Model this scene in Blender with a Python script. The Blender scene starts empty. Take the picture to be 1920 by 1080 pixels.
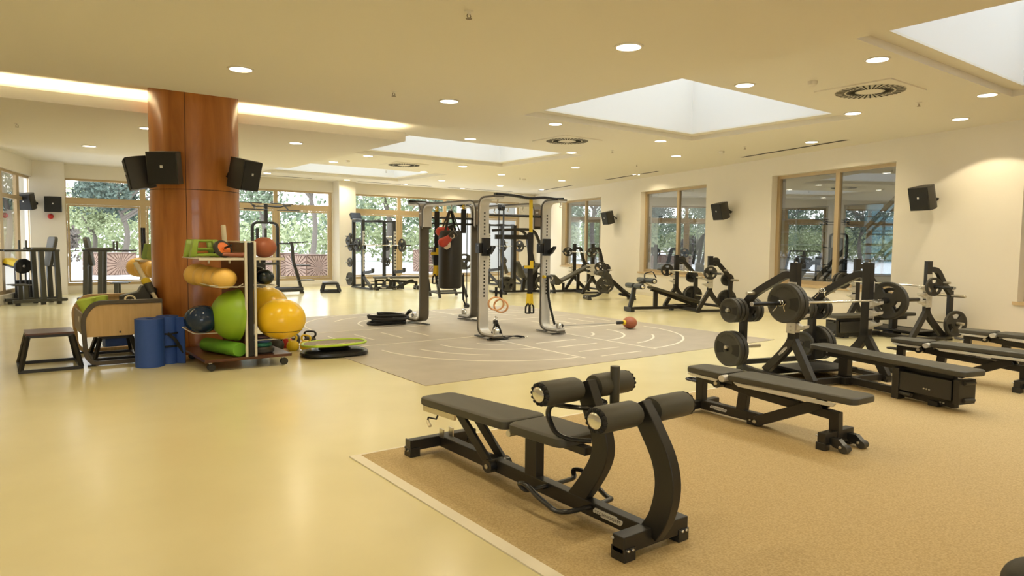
import bpy, bmesh, math, random
from mathutils import Vector, Matrix, Euler
random.seed(7)
C = bpy.context.scene.collection
PI = math.pi
K = 1.18          # plan scale of the loose equipment (x, y) against its height

# ------------------------------------------------------------------ materials
def mat(name, col, rough=.5, metal=0., spec=.5, noise=0., nscale=40., bump=0., bscale=200., emit=None, estr=0., coat=0.):
    m = bpy.data.materials.new(name); m.use_nodes = True
    nt = m.node_tree; b = nt.nodes['Principled BSDF']
    b.inputs['Base Color'].default_value = (*col, 1); b.inputs['Roughness'].default_value = rough
    b.inputs['Metallic'].default_value = metal; b.inputs['Specular IOR Level'].default_value = spec
    b.inputs['Coat Weight'].default_value = coat
    if emit: b.inputs['Emission Color'].default_value = (*emit, 1); b.inputs['Emission Strength'].default_value = estr
    tc = nt.nodes.new('ShaderNodeTexCoord')
    if noise:
        n = nt.nodes.new('ShaderNodeTexNoise'); n.inputs['Scale'].default_value = nscale; n.inputs['Detail'].default_value = 4
        nt.links.new(tc.outputs['Object'], n.inputs['Vector'])
        mx = nt.nodes.new('ShaderNodeMix'); mx.data_type = 'RGBA'
        mx.inputs[6].default_value = (*[c*(1-noise) for c in col], 1); mx.inputs[7].default_value = (*[min(1, c*(1+noise)) for c in col], 1)
        nt.links.new(n.outputs['Fac'], mx.inputs[0]); nt.links.new(mx.outputs[2], b.inputs['Base Color'])
    if bump:
        n2 = nt.nodes.new('ShaderNodeTexNoise'); n2.inputs['Scale'].default_value = bscale
        nt.links.new(tc.outputs['Object'], n2.inputs['Vector'])
        bp = nt.nodes.new('ShaderNodeBump'); bp.inputs['Strength'].default_value = bump; bp.inputs['Distance'].default_value = .01
        nt.links.new(n2.outputs['Fac'], bp.inputs['Height']); nt.links.new(bp.outputs['Normal'], b.inputs['Normal'])
    return m

def wood(name, c0, c1, rough, scale=(14, 14, .9), coat=0., wave=0):
    m = mat(name, c0, rough, coat=coat); nt = m.node_tree; b = nt.nodes['Principled BSDF']
    tc = nt.nodes.new('ShaderNodeTexCoord'); mp = nt.nodes.new('ShaderNodeMapping'); mp.inputs['Scale'].default_value = scale
    nt.links.new(tc.outputs['Object'], mp.inputs['Vector'])
    n = nt.nodes.new('ShaderNodeTexNoise'); n.inputs['Scale'].default_value = 2.2; n.inputs['Detail'].default_value = 7; n.inputs['Distortion'].default_value = .7
    nt.links.new(mp.outputs['Vector'], n.inputs['Vector'])
    r = nt.nodes.new('ShaderNodeValToRGB'); r.color_ramp.elements[0].position = .3; r.color_ramp.elements[1].position = .68
    r.color_ramp.elements[0].color = (*c0, 1); r.color_ramp.elements[1].color = (*c1, 1)
    nt.links.new(n.outputs['Fac'], r.inputs['Fac']); nt.links.new(r.outputs['Color'], b.inputs['Base Color'])
    return m

def speckle(name, c0, c1, rough, scale, spec=.5):
    m = mat(name, c0, rough, spec=spec); nt = m.node_tree; b = nt.nodes['Principled BSDF']
    tc = nt.nodes.new('ShaderNodeTexCoord')
    n = nt.nodes.new('ShaderNodeTexNoise'); n.inputs['Scale'].default_value = scale; n.inputs['Detail'].default_value = 3
    nt.links.new(tc.outputs['Object'], n.inputs['Vector'])
    r = nt.nodes.new('ShaderNodeValToRGB'); r.color_ramp.elements[0].position = .35; r.color_ramp.elements[1].position = .65
    r.color_ramp.elements[0].color = (*c0, 1); r.color_ramp.elements[1].color = (*c1, 1)
    nt.links.new(n.outputs['Fac'], r.inputs['Fac']); nt.links.new(r.outputs['Color'], b.inputs['Base Color'])
    return m

def glass(name, tint=(1, 1, 1), refl=1.0, base=.0):
    m = bpy.data.materials.new(name); m.use_nodes = True; nt = m.node_tree; nt.nodes.clear()
    o = nt.nodes.new('ShaderNodeOutputMaterial'); t = nt.nodes.new('ShaderNodeBsdfTransparent'); t.inputs['Color'].default_value = (*tint, 1)
    g = nt.nodes.new('ShaderNodeBsdfGlossy'); g.inputs['Roughness'].default_value = .0
    f = nt.nodes.new('ShaderNodeFresnel'); f.inputs['IOR'].default_value = 1.5
    ml = nt.nodes.new('ShaderNodeMath'); ml.operation = 'MULTIPLY_ADD'; ml.inputs[1].default_value = refl; ml.inputs[2].default_value = base
    mx = nt.nodes.new('ShaderNodeMixShader')
    nt.links.new(f.outputs[0], ml.inputs[0]); nt.links.new(ml.outputs[0], mx.inputs[0])
    nt.links.new(t.outputs[0], mx.inputs[1]); nt.links.new(g.outputs[0], mx.inputs[2]); nt.links.new(mx.outputs[0], o.inputs['Surface'])
    return m

def emis(name, col, s):
    m = mat(name, (.8, .8, .8), .6, emit=col, estr=s); return m

M = dict(
  floor=speckle('floor_linoleum', (.73, .655, .385), (.765, .69, .41), .22, 1.4),
  cork=speckle('cork_rubber', (.42, .305, .14), (.56, .425, .22), .62, 90, .3),
  grey=speckle('grey_vinyl', (.41, .36, .285), (.455, .40, .32), .42, 3.0),
  line=mat('pale_line', (.82, .77, .65), .5),
  edge=mat('pale_edge_strip', (.80, .74, .60), .45),
  wall=mat('wall_paint', (.84, .79, .69), .7, spec=.2, noise=.015, nscale=3),
  ceil=mat('ceiling_paint', (.84, .80, .71), .8, spec=.1),
  white=mat('white_plaster', (.86, .85, .82), .8, spec=.1),
  frame=mat('champagne_frame', (.52, .40, .235), .42, .35),
  sill=mat('wood_sill', (.62, .47, .27), .45),
  glass=glass('window_glass', (.97, .99, .99), .8),
  inglass=glass('inner_glass', (.74, .78, .78), 2.6, .20),
  bluglass=glass('blue_glass', (.20, .29, .33), 1., .05),
  blk=mat('black_powder_coat', (.021, .019, .016), .38, spec=.45, bump=.03, bscale=400),
  dk=mat('dark_steel', (.045, .046, .048), .38, .3),
  blksat=mat('black_satin', (.02, .02, .02), .25),
  vinyl=mat('black_vinyl', (.068, .063, .048), .5, spec=.4, bump=.06, bscale=600),
  vinylb=mat('slate_vinyl', (.05, .06, .065), .42, spec=.5),
  rub=mat('black_rubber', (.050, .047, .039), .55, spec=.4, noise=.15, nscale=120),
  rub2=mat('plate_recess', (.012, .012, .011), .7),
  chrome=mat('chrome', (.78, .77, .74), .16, 1.),
  steel=mat('brushed_steel', (.62, .60, .56), .3, 1.),
  hub=mat('brass_steel_peg', (.62, .57, .47), .3, 1.),
  silver=mat('silver_paint', (.66, .635, .57), .36, .25),
  bronze=mat('bronze_edge', (.13, .115, .09), .35, .5),
  badge=mat('pale_badge', (.70, .69, .66), .4),
  ink=mat('ink', (.10, .10, .10), .6),
  emb=mat('embossed_letters', (.012, .012, .011), .5),
  col=wood('cherry_veneer', (.37, .115, .020), (.55, .21, .045), .33, (3.2, 3.2, .42), coat=.25),
  stand=mat('olive_steel', (.058, .057, .046), .4, .2),
  joint=mat('veneer_joint', (.09, .03, .01), .6),
  maple=wood('maple_board', (.56, .36, .14), (.65, .44, .19), .45, (9, 9, .8)),
  walnut=wood('walnut_board', (.075, .026, .014), (.12, .045, .022), .28, (2, 12, 12)),
  brown=mat('brown_edge', (.085, .065, .042), .45),
  taupe=mat('taupe_panel', (.25, .20, .145), .55),
  lamp=emis('lamp_glow', (1, .93, .80), 9.),
  trim=mat('lamp_trim', (.80, .76, .68), .4),
  led=emis('led_glow', (1, .84, .55), 20.),
  metal_w=mat('cream_metal', (.72, .67, .55), .45),
  slot=mat('vent_slot', (.02, .018, .014), .8),
  mesh=mat('vent_perforation', (.60, .575, .50), .7, noise=.2, nscale=260),
  cone=mat('speaker_cloth', (.016, .016, .015), .75, bump=.15, bscale=500),
  cab=mat('speaker_cabinet', (.034, .031, .026), .5, bump=.05, bscale=300),
  yball=mat('yellow_pvc', (.93, .58, .02), .24, coat=.15),
  oball=mat('amber_rubber', (.95, .60, .14), .42, noise=.06, nscale=60),
  brownball=mat('terracotta_rubber', (.36, .105, .045), .48, noise=.06, nscale=80),
  navy=mat('navy_pvc', (.008, .024, .06), .09),
  black_pvc=mat('black_pvc', (.010, .018, .022), .1),
  lime=mat('lime_rubber', (.27, .45, .02), .42),
  foam=mat('green_foam', (.14, .36, .02), .6, bump=.1, bscale=150),
  palelime=mat('pale_lime_foam', (.55, .72, .10), .6),
  olive=mat('olive_plastic', (.30, .42, .05), .42),
  orange=mat('orange_plastic', (.92, .24, .05), .4),
  blue=mat('blue_foam', (.03, .085, .34), .62, bump=.15, bscale=160),
  teal=mat('teal_rubber', (.03, .20, .13), .5), dblue=mat('dusk_blue_rubber', (.05, .09, .22), .5), plum=mat('plum_rubber', (.10, .05, .06), .5),
  yellow=mat('yellow_rubber', (.78, .56, .02), .42), red=mat('red_rubber', (.50, .03, .02), .4),
  neon=mat('neon_tube', (.50, .72, .05), .35), web=mat('yellow_webbing', (.80, .56, .02), .6), strap=mat('black_webbing', (.015, .014, .013), .75),
  cream=mat('cream_plastic', (.76, .67, .46), .45), ring=mat('beech_ring', (.72, .38, .17), .4),
  leath=mat('black_leather', (.022, .02, .016), .42), redl=mat('red_leather', (.58, .06, .035), .38), whl=mat('white_leather', (.80, .70, .55), .45),
  braid=mat('braided_rope', (.016, .015, .013), .8, bump=.4, bscale=90), cord=mat('grey_cord', (.42, .40, .36), .6),
  tan=mat('tan_timber', (.24, .155, .11), .6), tan2=mat('dark_timber', (.14, .08, .055), .6),
  terrace=mat('pale_terrace', (.80, .80, .80), .8, noise=.03, nscale=1.), hallg=mat('hall_grey', (.46, .43, .38), .7), hallf=mat('hall_floor', (.42, .40, .30), .4),
  leaf=mat('leaf_green', (.20, .255, .165), .8, noise=.35, nscale=3.), leafp=mat('leaf_pale', (.40, .45, .26), .8, noise=.3, nscale=3.),
  leafd=mat('leaf_dark', (.085, .12, .095), .8, noise=.35, nscale=3.), bark=mat('bark', (.14, .12, .10), .9),
  sky_panel=mat('pale_blue_facade', (.50, .68, .78), .4), mull=mat('dark_mullion', (.10, .12, .14), .5),
)

# ------------------------------------------------------------------ mesh builder (z up, metres; plan scaled by K in build)
def unit(v):
    v = Vector(v); return v.normalized() if v.length > 1e-9 else Vector((0, 0, 1))
def frame_of(d, up=(0, 0, 1)):
    d = unit(d); up = Vector(up)
    s = d.cross(up)
    if s.length < 1e-4: s = d.cross(Vector((1, 0, 0)))
    if s.length < 1e-4: s = d.cross(Vector((0, 1, 0)))
    s.normalize(); return d, s, s.cross(d).normalized()
class MB:
    def __init__(s): s.v = []; s.f = []; s.m = []
    def add(s, vs, fs, mi=0):
        o = len(s.v); s.v += [Vector(v) for v in vs]; s.f += [tuple(i+o for i in f) for f in fs]; s.m += [mi]*len(fs); return s
    def box(s, c, d, rz=0, ry=0, rx=0, mi=0):
        R = Euler((rx, ry, rz)).to_matrix(); c = Vector(c)
        vs = [c + R @ Vector((x*d[0]/2, y*d[1]/2, z*d[2]/2)) for x in (-1, 1) for y in (-1, 1) for z in (-1, 1)]
        return s.add(vs, [(0, 1, 3, 2), (4, 6, 7, 5), (0, 4, 5, 1), (2, 3, 7, 6), (0, 2, 6, 4), (1, 5, 7, 3)], mi)
    def bar(s, a, b, w, h, up=(0, 0, 1), mi=0):            # rectangular section: w across, h along up
        return s.strip([a, b], w, h, up=up, mi=mi)
    def strip(s, pts, w, h, side=None, up=(0, 0, 1), mi=0, closed=False):
        P = [Vector(p) for p in pts]; n = len(P); rings = []
        for i, p in enumerate(P):
            a = P[(i-1) % n] if (i or closed) else None; b = P[(i+1) % n] if (i < n-1 or closed) else None
            d0 = unit(p-a) if a is not None else None; d1 = unit(b-p) if b is not None else None
            d = unit((d0 or Vector((0, 0, 0))) + (d1 or Vector((0, 0, 0))))
            if side is not None: sv = unit(side); uv = sv.cross(d).normalized()
            else: _, sv, uv = frame_of(d, up)
            k = 1.
            if d0 is not None and d1 is not None: k = 1/max(.35, d.dot(d1))
            rings.append([p + sv*x*w/2 + uv*y*h/2*k for x, y in ((-1, -1), (1, -1), (1, 1), (-1, 1))])
        vs = [v for r in rings for v in r]; fs = []
        for i in range(n if closed else n-1):
            j = (i+1) % n
            for q in range(4): fs.append((i*4+q, i*4+(q+1) % 4, j*4+(q+1) % 4, j*4+q))
        if not closed: fs += [(3, 2, 1, 0), tuple((n-1)*4+q for q in range(4))]
        return s.add(vs, fs, mi)
    def tube(s, pts, r, n=10, closed=False, mi=0, fil=0, caps=True):
        P = [Vector(p) for p in pts]
        if fil: P = fillet(P, fil, closed)
        m = len(P); rings = []; ref = None
        for i, p in enumerate(P):
            a = P[(i-1) % m] if (i or closed) else p; b = P[(i+1) % m] if (i < m-1 or closed) else p
            d = unit(b-a)
            if ref is None: _, sv, uv = frame_of(d)
            else:
                sv = ref - d*ref.dot(d); sv = unit(sv); uv = sv.cross(d)
            ref = sv; rr = r[i] if isinstance(r, (list, tuple)) else r
            rings.append([p + sv*math.cos(t)*rr + uv*math.sin(t)*rr for t in [2*PI*k/n for k in range(n)]])
        vs = [v for q in rings for v in q]; fs = []
        for i in range(m if closed else m-1):
            j = (i+1) % m
            for q in range(n): fs.append((i*n+q, j*n+q, j*n+(q+1) % n, i*n+(q+1) % n))
        if not closed and caps: fs += [tuple(range(n)), tuple((m-1)*n+q for q in reversed(range(n)))]
        return s.add(vs, fs, mi)
    def lathe(s, prof, o, ax=(0, 0, 1), n=24, mi=0, cap=True):   # prof: (radius, height along ax)
        d, sv, uv = frame_of(ax, (0, 0, 1) if abs(unit(ax).z) < .9 else (1, 0, 0)); o = Vector(o)
        vs = []; fs = []
        for r, h in prof:
            for k in range(n):
                t = 2*PI*k/n; vs.append(o + d*h + (sv*math.cos(t) + uv*math.sin(t))*r)
        for i in range(len(prof)-1):
            for k in range(n): fs.append((i*n+k, i*n+(k+1) % n, (i+1)*n+(k+1) % n, (i+1)*n+k))
        if cap: fs += [tuple(reversed(range(n))), tuple((len(prof)-1)*n+k for k in range(n))]
        return s.add(vs, fs, mi)
    def cyl(s, a, b, r, n=16, mi=0):
        a = Vector(a); b = Vector(b); return s.lathe([(r, 0), (r, (b-a).length)], a, b-a, n, mi)
    def ball(s, c, r, n=28, m=16, sc=(1, 1, 1), mi=0):
        prof = [(math.sin(PI*i/m), -math.cos(PI*i/m)) for i in range(1, m)]
        c = Vector(c); b = MB().lathe(prof, (0, 0, 0), (0, 0, 1), n)
        return s.add([c + Vector((v.x*sc[0]*r, v.y*sc[1]*r, v.z*sc[2]*r)) for v in b.v], b.f, mi)
    def prism(s, poly, a, b, fn, mi=0):                    # poly of 2-D points swept between a and b, fn(u, v, t) -> xyz
        n = len(poly); vs = [fn(u, v, a) for u, v in poly] + [fn(u, v, b) for u, v in poly]
        fs = [tuple(reversed(range(n))), tuple(n+i for i in range(n))] + [(i, (i+1) % n, n+(i+1) % n, n+i) for i in range(n)]
        return s.add(vs, fs, mi)
    def pad(s, x0, x1, hw0, hw1, z0, z1, t, cr=.03, mi=0): # cushion along x: rounded corners, crowned edge; z0,z1 top height at the ends
        cx = (x0+x1)/2; pts = []
        for (x, y, a0) in ((x1-cr, hw1-cr, 0), (x0+cr, hw0-cr, 90), (x0+cr, -hw0+cr, 180), (x1-cr, -hw1+cr, 270)):
            for k in range(5):
                an = math.radians(a0 + 22.5*k); pts.append((x + cr*math.cos(an), y + cr*math.sin(an)))
        n = len(pts); lev = [(-t, .90), (-t*.86, .985), (-t*.5, 1.), (-t*.16, .985), (-t*.03, .93), (0, .84)]
        vs = []
        for dz, k in lev:
            ins = (1-k)*min(hw0, hw1)
            for x, y in pts:
                zz = z0 + (z1-z0)*(x-x0)/(x1-x0)
                vs.append((cx + (x-cx)*(1-ins/(abs(x1-x0)/2)), y*k, zz+dz))
        fs = [tuple(reversed(range(n)))] + [tuple((len(lev)-1)*n+i for i in range(n))]
        for i in range(len(lev)-1):
            for q in range(n): fs.append((i*n+q, i*n+(q+1) % n, (i+1)*n+(q+1) % n, (i+1)*n+q))
        return s.add(vs, fs, mi)
    def text(s, body, size, fn, mi=0):                     # fn(u, v) -> xyz; u runs along the line from its centre
        vs, fs, w = text_mesh(body)
        return s.add([fn((x-w/2)*size, y*size) for x, y in vs], fs, mi)
    def build(s, name, m, parent=None, k=None, bev=0, ang=38, smooth=True):
        k = K if k is None else k
        me = bpy.data.meshes.new(name); me.from_pydata([(v[0]*k, v[1]*k, v[2]) for v in s.v], [], s.f)
        ms = m if isinstance(m, (list, tuple)) else [m]
        for q in ms: me.materials.append(q)
        for p, i in zip(me.polygons, s.m): p.material_index = min(i, len(ms)-1)
        bm = bmesh.new(); bm.from_mesh(me); bmesh.ops.recalc_face_normals(bm, faces=bm.faces); bm.to_mesh(me); bm.free()
        if smooth:
            me.polygons.foreach_set('use_smooth', [True]*len(me.polygons)); me.set_sharp_from_angle(angle=math.radians(ang))
        o = bpy.data.objects.new(name, me); C.objects.link(o)
        if parent: o.parent = parent
        if bev:
            b = o.modifiers.new('edge', 'BEVEL'); b.width = bev; b.segments = 2; b.limit_method = 'ANGLE'; b.angle_limit = math.radians(40); b.harden_normals = True
        return o
def fillet(P, r, closed=False, n=5):
    out = []; m = len(P)
    for i, p in enumerate(P):
        if not closed and i in (0, m-1): out.append(p); continue
        a, b = P[(i-1) % m], P[(i+1) % m]; da, db = (a-p), (b-p); rr = min(r, da.length*.49, db.length*.49)
        s, e = p + unit(da)*rr, p + unit(db)*rr
        for k in range(n+1):
            t = k/n; out.append(s*(1-t)**2 + p*2*t*(1-t) + e*t*t)
    return out
_tx = {}
def text_mesh(body):
    if body not in _tx:
        c = bpy.data.curves.new('lettering', 'FONT'); c.body = body; c.size = 1; c.resolution_u = 3
        o = bpy.data.objects.new('lettering', c); C.objects.link(o)
        dg = bpy.context.evaluated_depsgraph_get(); me = bpy.data.meshes.new_from_object(o.evaluated_get(dg))
        vs = [(v.co.x, v.co.y) for v in me.vertices]; fs = [tuple(p.vertices) for p in me.polygons]
        bpy.data.objects.remove(o); bpy.data.curves.remove(c); bpy.data.meshes.remove(me)
        _tx[body] = (vs, fs, max(x for x, _ in vs) + min(x for x, _ in vs))
    return _tx[body]

def tag(o, label=None, cat=None, group=None, kind=None):
    if label: o['label'] = label
    if cat: o['category'] = cat
    if group: o['group'] = group
    if kind: o['kind'] = kind
    return o
def thing(name, label, cat, loc=(0, 0, 0), rot=0, group=None):
    o = bpy.data.objects.new(name, None); C.objects.link(o); o.empty_display_size = .1
    o.location = loc; o.rotation_euler = (0, 0, math.radians(rot)); return tag(o, label, cat, group)
def copy_tree(o, parent=None):
    c = o.copy(); C.objects.link(c); c.parent = parent
    for ch in list(o.children): copy_tree(ch, c)
    return c
def dup(o, loc, rot=None, label=None, group=None):
    c = copy_tree(o); c.location = loc
    if rot is not None: c.rotation_euler = rot if isinstance(rot, (tuple, list, Euler)) else (0, 0, math.radians(rot))
    return tag(c, label, None, group)
def struct(name, mb, m, parent=None, **kw):
    o = mb.build(name, m, parent, k=1, **kw)
    if not parent: o['kind'] = 'structure'
    return o
def at_local(root, p):                                    # local true-size point of a machine -> world
    a = root.rotation_euler.z; x, y = p[0]*K, p[1]*K
    return Vector((root.location.x + x*math.cos(a) - y*math.sin(a), root.location.y + x*math.sin(a) + y*math.cos(a), root.location.z + p[2]))
# ------------------------------------------------------------------ the room: world X along the mat edges, Y towards the window wall
H0, H1 = 3.40, 3.68                                       # dropped ceilings, main ceiling
WN, WT, WD = Vector((.9631, -.2692, 0)), Vector((.2692, .9631, 0)), 11.75   # right wall: outward normal, direction, distance
def rw(s, d=0, z=0): return WN*(WD+d) + WT*s + Vector((0, 0, z))
LO = Vector((1.03, 23.4, 0))
def lw(s, d=0, z=0): return LO - WT*s - WN*d + Vector((0, 0, z))
def slab(mb, poly, z0, z1): return mb.prism(poly, z0, z1, lambda u, v, t: (u, v, t))
ROOM = [(-7.97, -8), (9.97, -8), (18.74, 23.4), (.81, 23.4)]
struct('floor', slab(MB(), [(-8.2, -8.2), (10.1, -8.2), (18.9, 23.6), (.6, 23.6)], -.12, 0), M['floor'])
# main ceiling with four skylight openings
SKY = [(.33, 3.59), (5.77, 9.03), (12.2, 15.48), (18.35, 21.6)]; SA0, SA1 = 6.6, 11.25
mb = MB(); Z = (H1, H1+.06)
slab(mb, [(-8.4, -8.2), (SA0, -8.2), (SA0, 23.7), (.4, 23.7)], *Z); slab(mb, [(SA1, -4.2), (19.1, 23.7), (SA1, 23.7)], *Z)
cuts = [-8.2] + [q for s in SKY for q in s] + [23.7]
for i in range(0, len(cuts), 2): slab(mb, [(SA0, cuts[i]), (SA1, cuts[i]), (SA1, cuts[i+1]), (SA0, cuts[i+1])], *Z)
struct('ceiling', mb, M['ceil'], smooth=False)
def ring(mb, a0, a1, b0, b1, z0, z1, t):                   # four thin walls around an opening
    for (x0, x1, y0, y1) in ((a0-t, a0, b0-t, b1+t), (a1, a1+t, b0-t, b1+t), (a0, a1, b0-t, b0), (a0, a1, b1, b1+t)):
        slab(mb, [(x0, y0), (x1, y0), (x1, y1), (x0, y1)], z0, z1)
for i, (b0, b1) in enumerate(SKY):
    mb = MB(); ring(mb, SA0, SA1, b0, b1, H1+.06, H1+.085, .05); q = .24
    ring(mb, SA0+q, SA1-q, b0+q*.8, b1-q*.8, H1+.085, H1+.11, q+.05)
    o = struct(f'window_{11+i}', mb, M['ceil'], smooth=False)
    mb = MB(); ring(mb, SA0+q, SA1-q, b0+q*.8, b1-q*.8, H1+.11, 5.3, .06); struct('shaft', mb, M['white'], o, smooth=False)
    struct('pane', MB().box(((SA0+SA1)/2, (b0+b1)/2, 5.3), (SA1-SA0-.3, b1-b0-.2, .012)), M['glass'], o)
# dropped ceilings with the lit cove between them
struct('ceiling_near', slab(MB(), [(-7.97, -8), (6.03, -8), (6.03, 9.3), (-3.13, 9.3)], H0, H1-.01), M['ceil'], smooth=False)
mb = slab(MB(), [(-2.6, 11.2), (5.98, 11.2), (5.98, 17.3), (-.9, 17.3)], H0, H0+.07)
slab(mb, [(-2.6, 11.2), (5.98, 11.2), (5.98, 11.24), (-2.6, 11.24)], H0+.07, H0+.15); slab(mb, [(5.94, 11.24), (5.98, 11.24), (5.98, 17.26), (5.94, 17.26)], H0+.07, H0+.15)
slab(mb, [(-.9, 17.26), (5.98, 17.26), (5.98, 17.3), (-.9, 17.3)], H0+.07, H0+.15)
struct('ceiling_far', mb, M['ceil'], smooth=False)
def wall(name, fn, s0, s1, t, top, holes, m=M['wall']):    # fn(s, d, z); holes (s0, s1, z0, z1)
    mb = MB()
    def blk(a, b, z0, z1):
        if b-a > 1e-3 and z1-z0 > 1e-3:
            vs = [fn(s, d, z) for s in (a, b) for d in (0, t) for z in (z0, z1)]
            mb.add(vs, [(0, 1, 3, 2), (4, 6, 7, 5), (0, 4, 5, 1), (2, 3, 7, 6), (0, 2, 6, 4), (1, 5, 7, 3)])
    x = s0
    for (a, b, z0, z1) in sorted(holes):
        blk(x, a, -.1, top); blk(a, b, -.1, z0); blk(a, b, z1, top); x = b
    blk(x, s1, -.1, top)
    return struct(name, mb, m, smooth=False)
RWH = [(4.1, 7.45, .72, 3.25), (9.82, 13.17, .72, 3.25), (15.67, 18.99, .72, 3.25), (21.61, 24.8, .72, 3.25)]
wall('wall_right', rw, -10.5, 27.6, .32, H1+.1, RWH)
bw = lambda s, d=0, z=0: Vector((s, 23.4+d, z))
BWH = [(1.6, 5.25, .22, 3.3), (5.75, 9.6, .22, 3.3), (10.3, 17.95, .22, 3.3)]
wall('wall_back', bw, .5, 19.3, .3, H1+.1, BWH)
wall('wall_left', lw, -.3, 32.8, .3, H1+.1, [(.35, 6.2, .22, 3.25)])
fwl = lambda s, d=0, z=0: Vector((s, -8-d, z))
wall('wall_front', fwl, -8.4, 10.4, .3, H1+.1, [(-5.5, .6, .3, 3.2)])  # opening added behind the camera to let in frontal fill daylight
for i, (a, b) in enumerate(((.80, 1.62), (5.2, 5.8), (9.63, 10.24))):
    struct(f'wall_pier_{i+1}', MB().box(((a+b)/2, 23.13, (H1)/2), (b-a, .56, H1)), M['wall'], smooth=False)
struct('baseboard_right', MB().add([rw(s, d, z) for s in (-8, 27.3) for d in (-.015, .01) for z in (0, .10)], [(0, 1, 3, 2), (4, 6, 7, 5), (0, 4, 5, 1), (2, 3, 7, 6), (0, 2, 6, 4), (1, 5, 7, 3)]), M['edge'], smooth=False)
struct('baseboard_back', MB().box((10, 23.385, .05), (18.2, .03, .10)), M['edge'], smooth=False)
def window(n, fn, s0, s1, z0, z1, d, mulls, transoms, fw=.09, g=M['glass'], split=None, gap=.035, inner=True):
    mb = MB()
    def bar(a, b, c, e, dd=.07, d0=None):
        q = d if d0 is None else d0
        mb.add([fn(s, x, z) for s in (a, b) for x in (q-dd/2, q+dd/2) for z in (c, e)], [(0, 1, 3, 2), (4, 6, 7, 5), (0, 4, 5, 1), (2, 3, 7, 6), (0, 2, 6, 4), (1, 5, 7, 3)])
    bar(s0, s0+fw, z0, z1); bar(s1-fw, s1, z0, z1); bar(s0+fw, s1-fw, z0, z0+fw); bar(s0+fw, s1-fw, z1-fw*.7, z1)
    for (a, w) in mulls: bar(a-w/2, a+w/2, z0+fw, z1-fw*.7)
    ed = [s0+fw] + [q for (a, w) in mulls for q in (a-w/2, a+w/2)] + [s1-fw]
    for (z, w) in transoms:
        for k in range(0, len(ed), 2): bar(ed[k], ed[k+1], z-w/2, z+w/2)
    if inner and transoms:                                 # sashes inside the lower lights
        for k in range(0, len(ed), 2):
            zt = transoms[0][0]-transoms[0][1]/2; a, b = ed[k]+.012, ed[k+1]-.012; zb = z0+fw+.01
            for (p, q, c, e) in ((a, a+.05, zb, zt-.01), (b-.05, b, zb, zt-.01), (a+.05, b-.05, zb, zb+.05), (a+.05, b-.05, zt-.06, zt-.01)): bar(p, q, c, e, .05, d-.02)
    o = struct(f'window_{n}', mb, M['frame'], smooth=False)
    mb = MB()
    mb.add([fn(s, d+.012, z) for s in (s0+.03, s1-.03) for z in (z0+.03, z1-.03)], [(0, 1, 3, 2)])
    struct('pane', mb, g, o, smooth=False); return o
window(1, bw, 1.6, 5.25, .22, 3.3, .1, [(3.64, .15)], [(2.66, .19)])
window(2, bw, 5.75, 9.6, .22, 3.3, .1, [(7.64, .13)], [(2.72, .20)])
window(3, bw, 10.3, 17.95, .22, 3.3, .1, [(12.27, .13), (14.28, .13), (16.1, .13)], [(2.68, .18)])
window(9, fwl, -5.5, .6, .3, 3.2, .12, [(-2.4, .12)], [(2.6, .12)], inner=False)  # unseen window, added behind the camera as soft frontal fill
window(4, lw, .35, 6.2, .22, 3.25, .12, [(1.55, .22), (2.9, .22), (4.4, .22)], [(2.62, .10)], inner=False)
for i, (a, b, z0, z1) in enumerate(RWH):
    o = window(5+i, rw, a, b, z0, z1, .2, [((a+b)/2-.12, .11)], [], fw=.10, g=M['inglass'])
    mb = MB(); mb.add([rw(s, d, z) for s in (a-.06, b+.06) for d in (-.03, .30) for z in (z0-.04, z0+.012)], [(0, 1, 3, 2), (4, 6, 7, 5), (0, 4, 5, 1), (2, 3, 7, 6), (0, 2, 6, 4), (1, 5, 7, 3)])
    struct('sill', mb, M['sill'], o, smooth=False)
# round cherry pillar, with joints of the veneer panels
CX, CY, CR = 2.36, 10.8, .59
o = struct('pillar', MB().lathe([(CR, 0), (CR, H1)], (CX, CY, 0), n=96, cap=False), M['col'])
mb = MB(); va = math.atan2(-CY, -CX)
for z in (2.28,):
    mb.tube([(CX + (CR-.006)*math.cos(t), CY + (CR-.006)*math.sin(t), z) for t in [2*PI*k/72 for k in range(72)]], .009, 6, closed=True)
o2 = mb
for k in (.11, .11+PI/2, .11+PI, .11-PI/2):
    t = va + .22 + k - .11 - .42
    x, y = CX + (CR-.006)*math.cos(t), CY + (CR-.006)*math.sin(t); mb.cyl((x, y, 0), (x, y, H1), .008, 6)
struct('trim_joint', mb, M['joint'], o)

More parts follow.
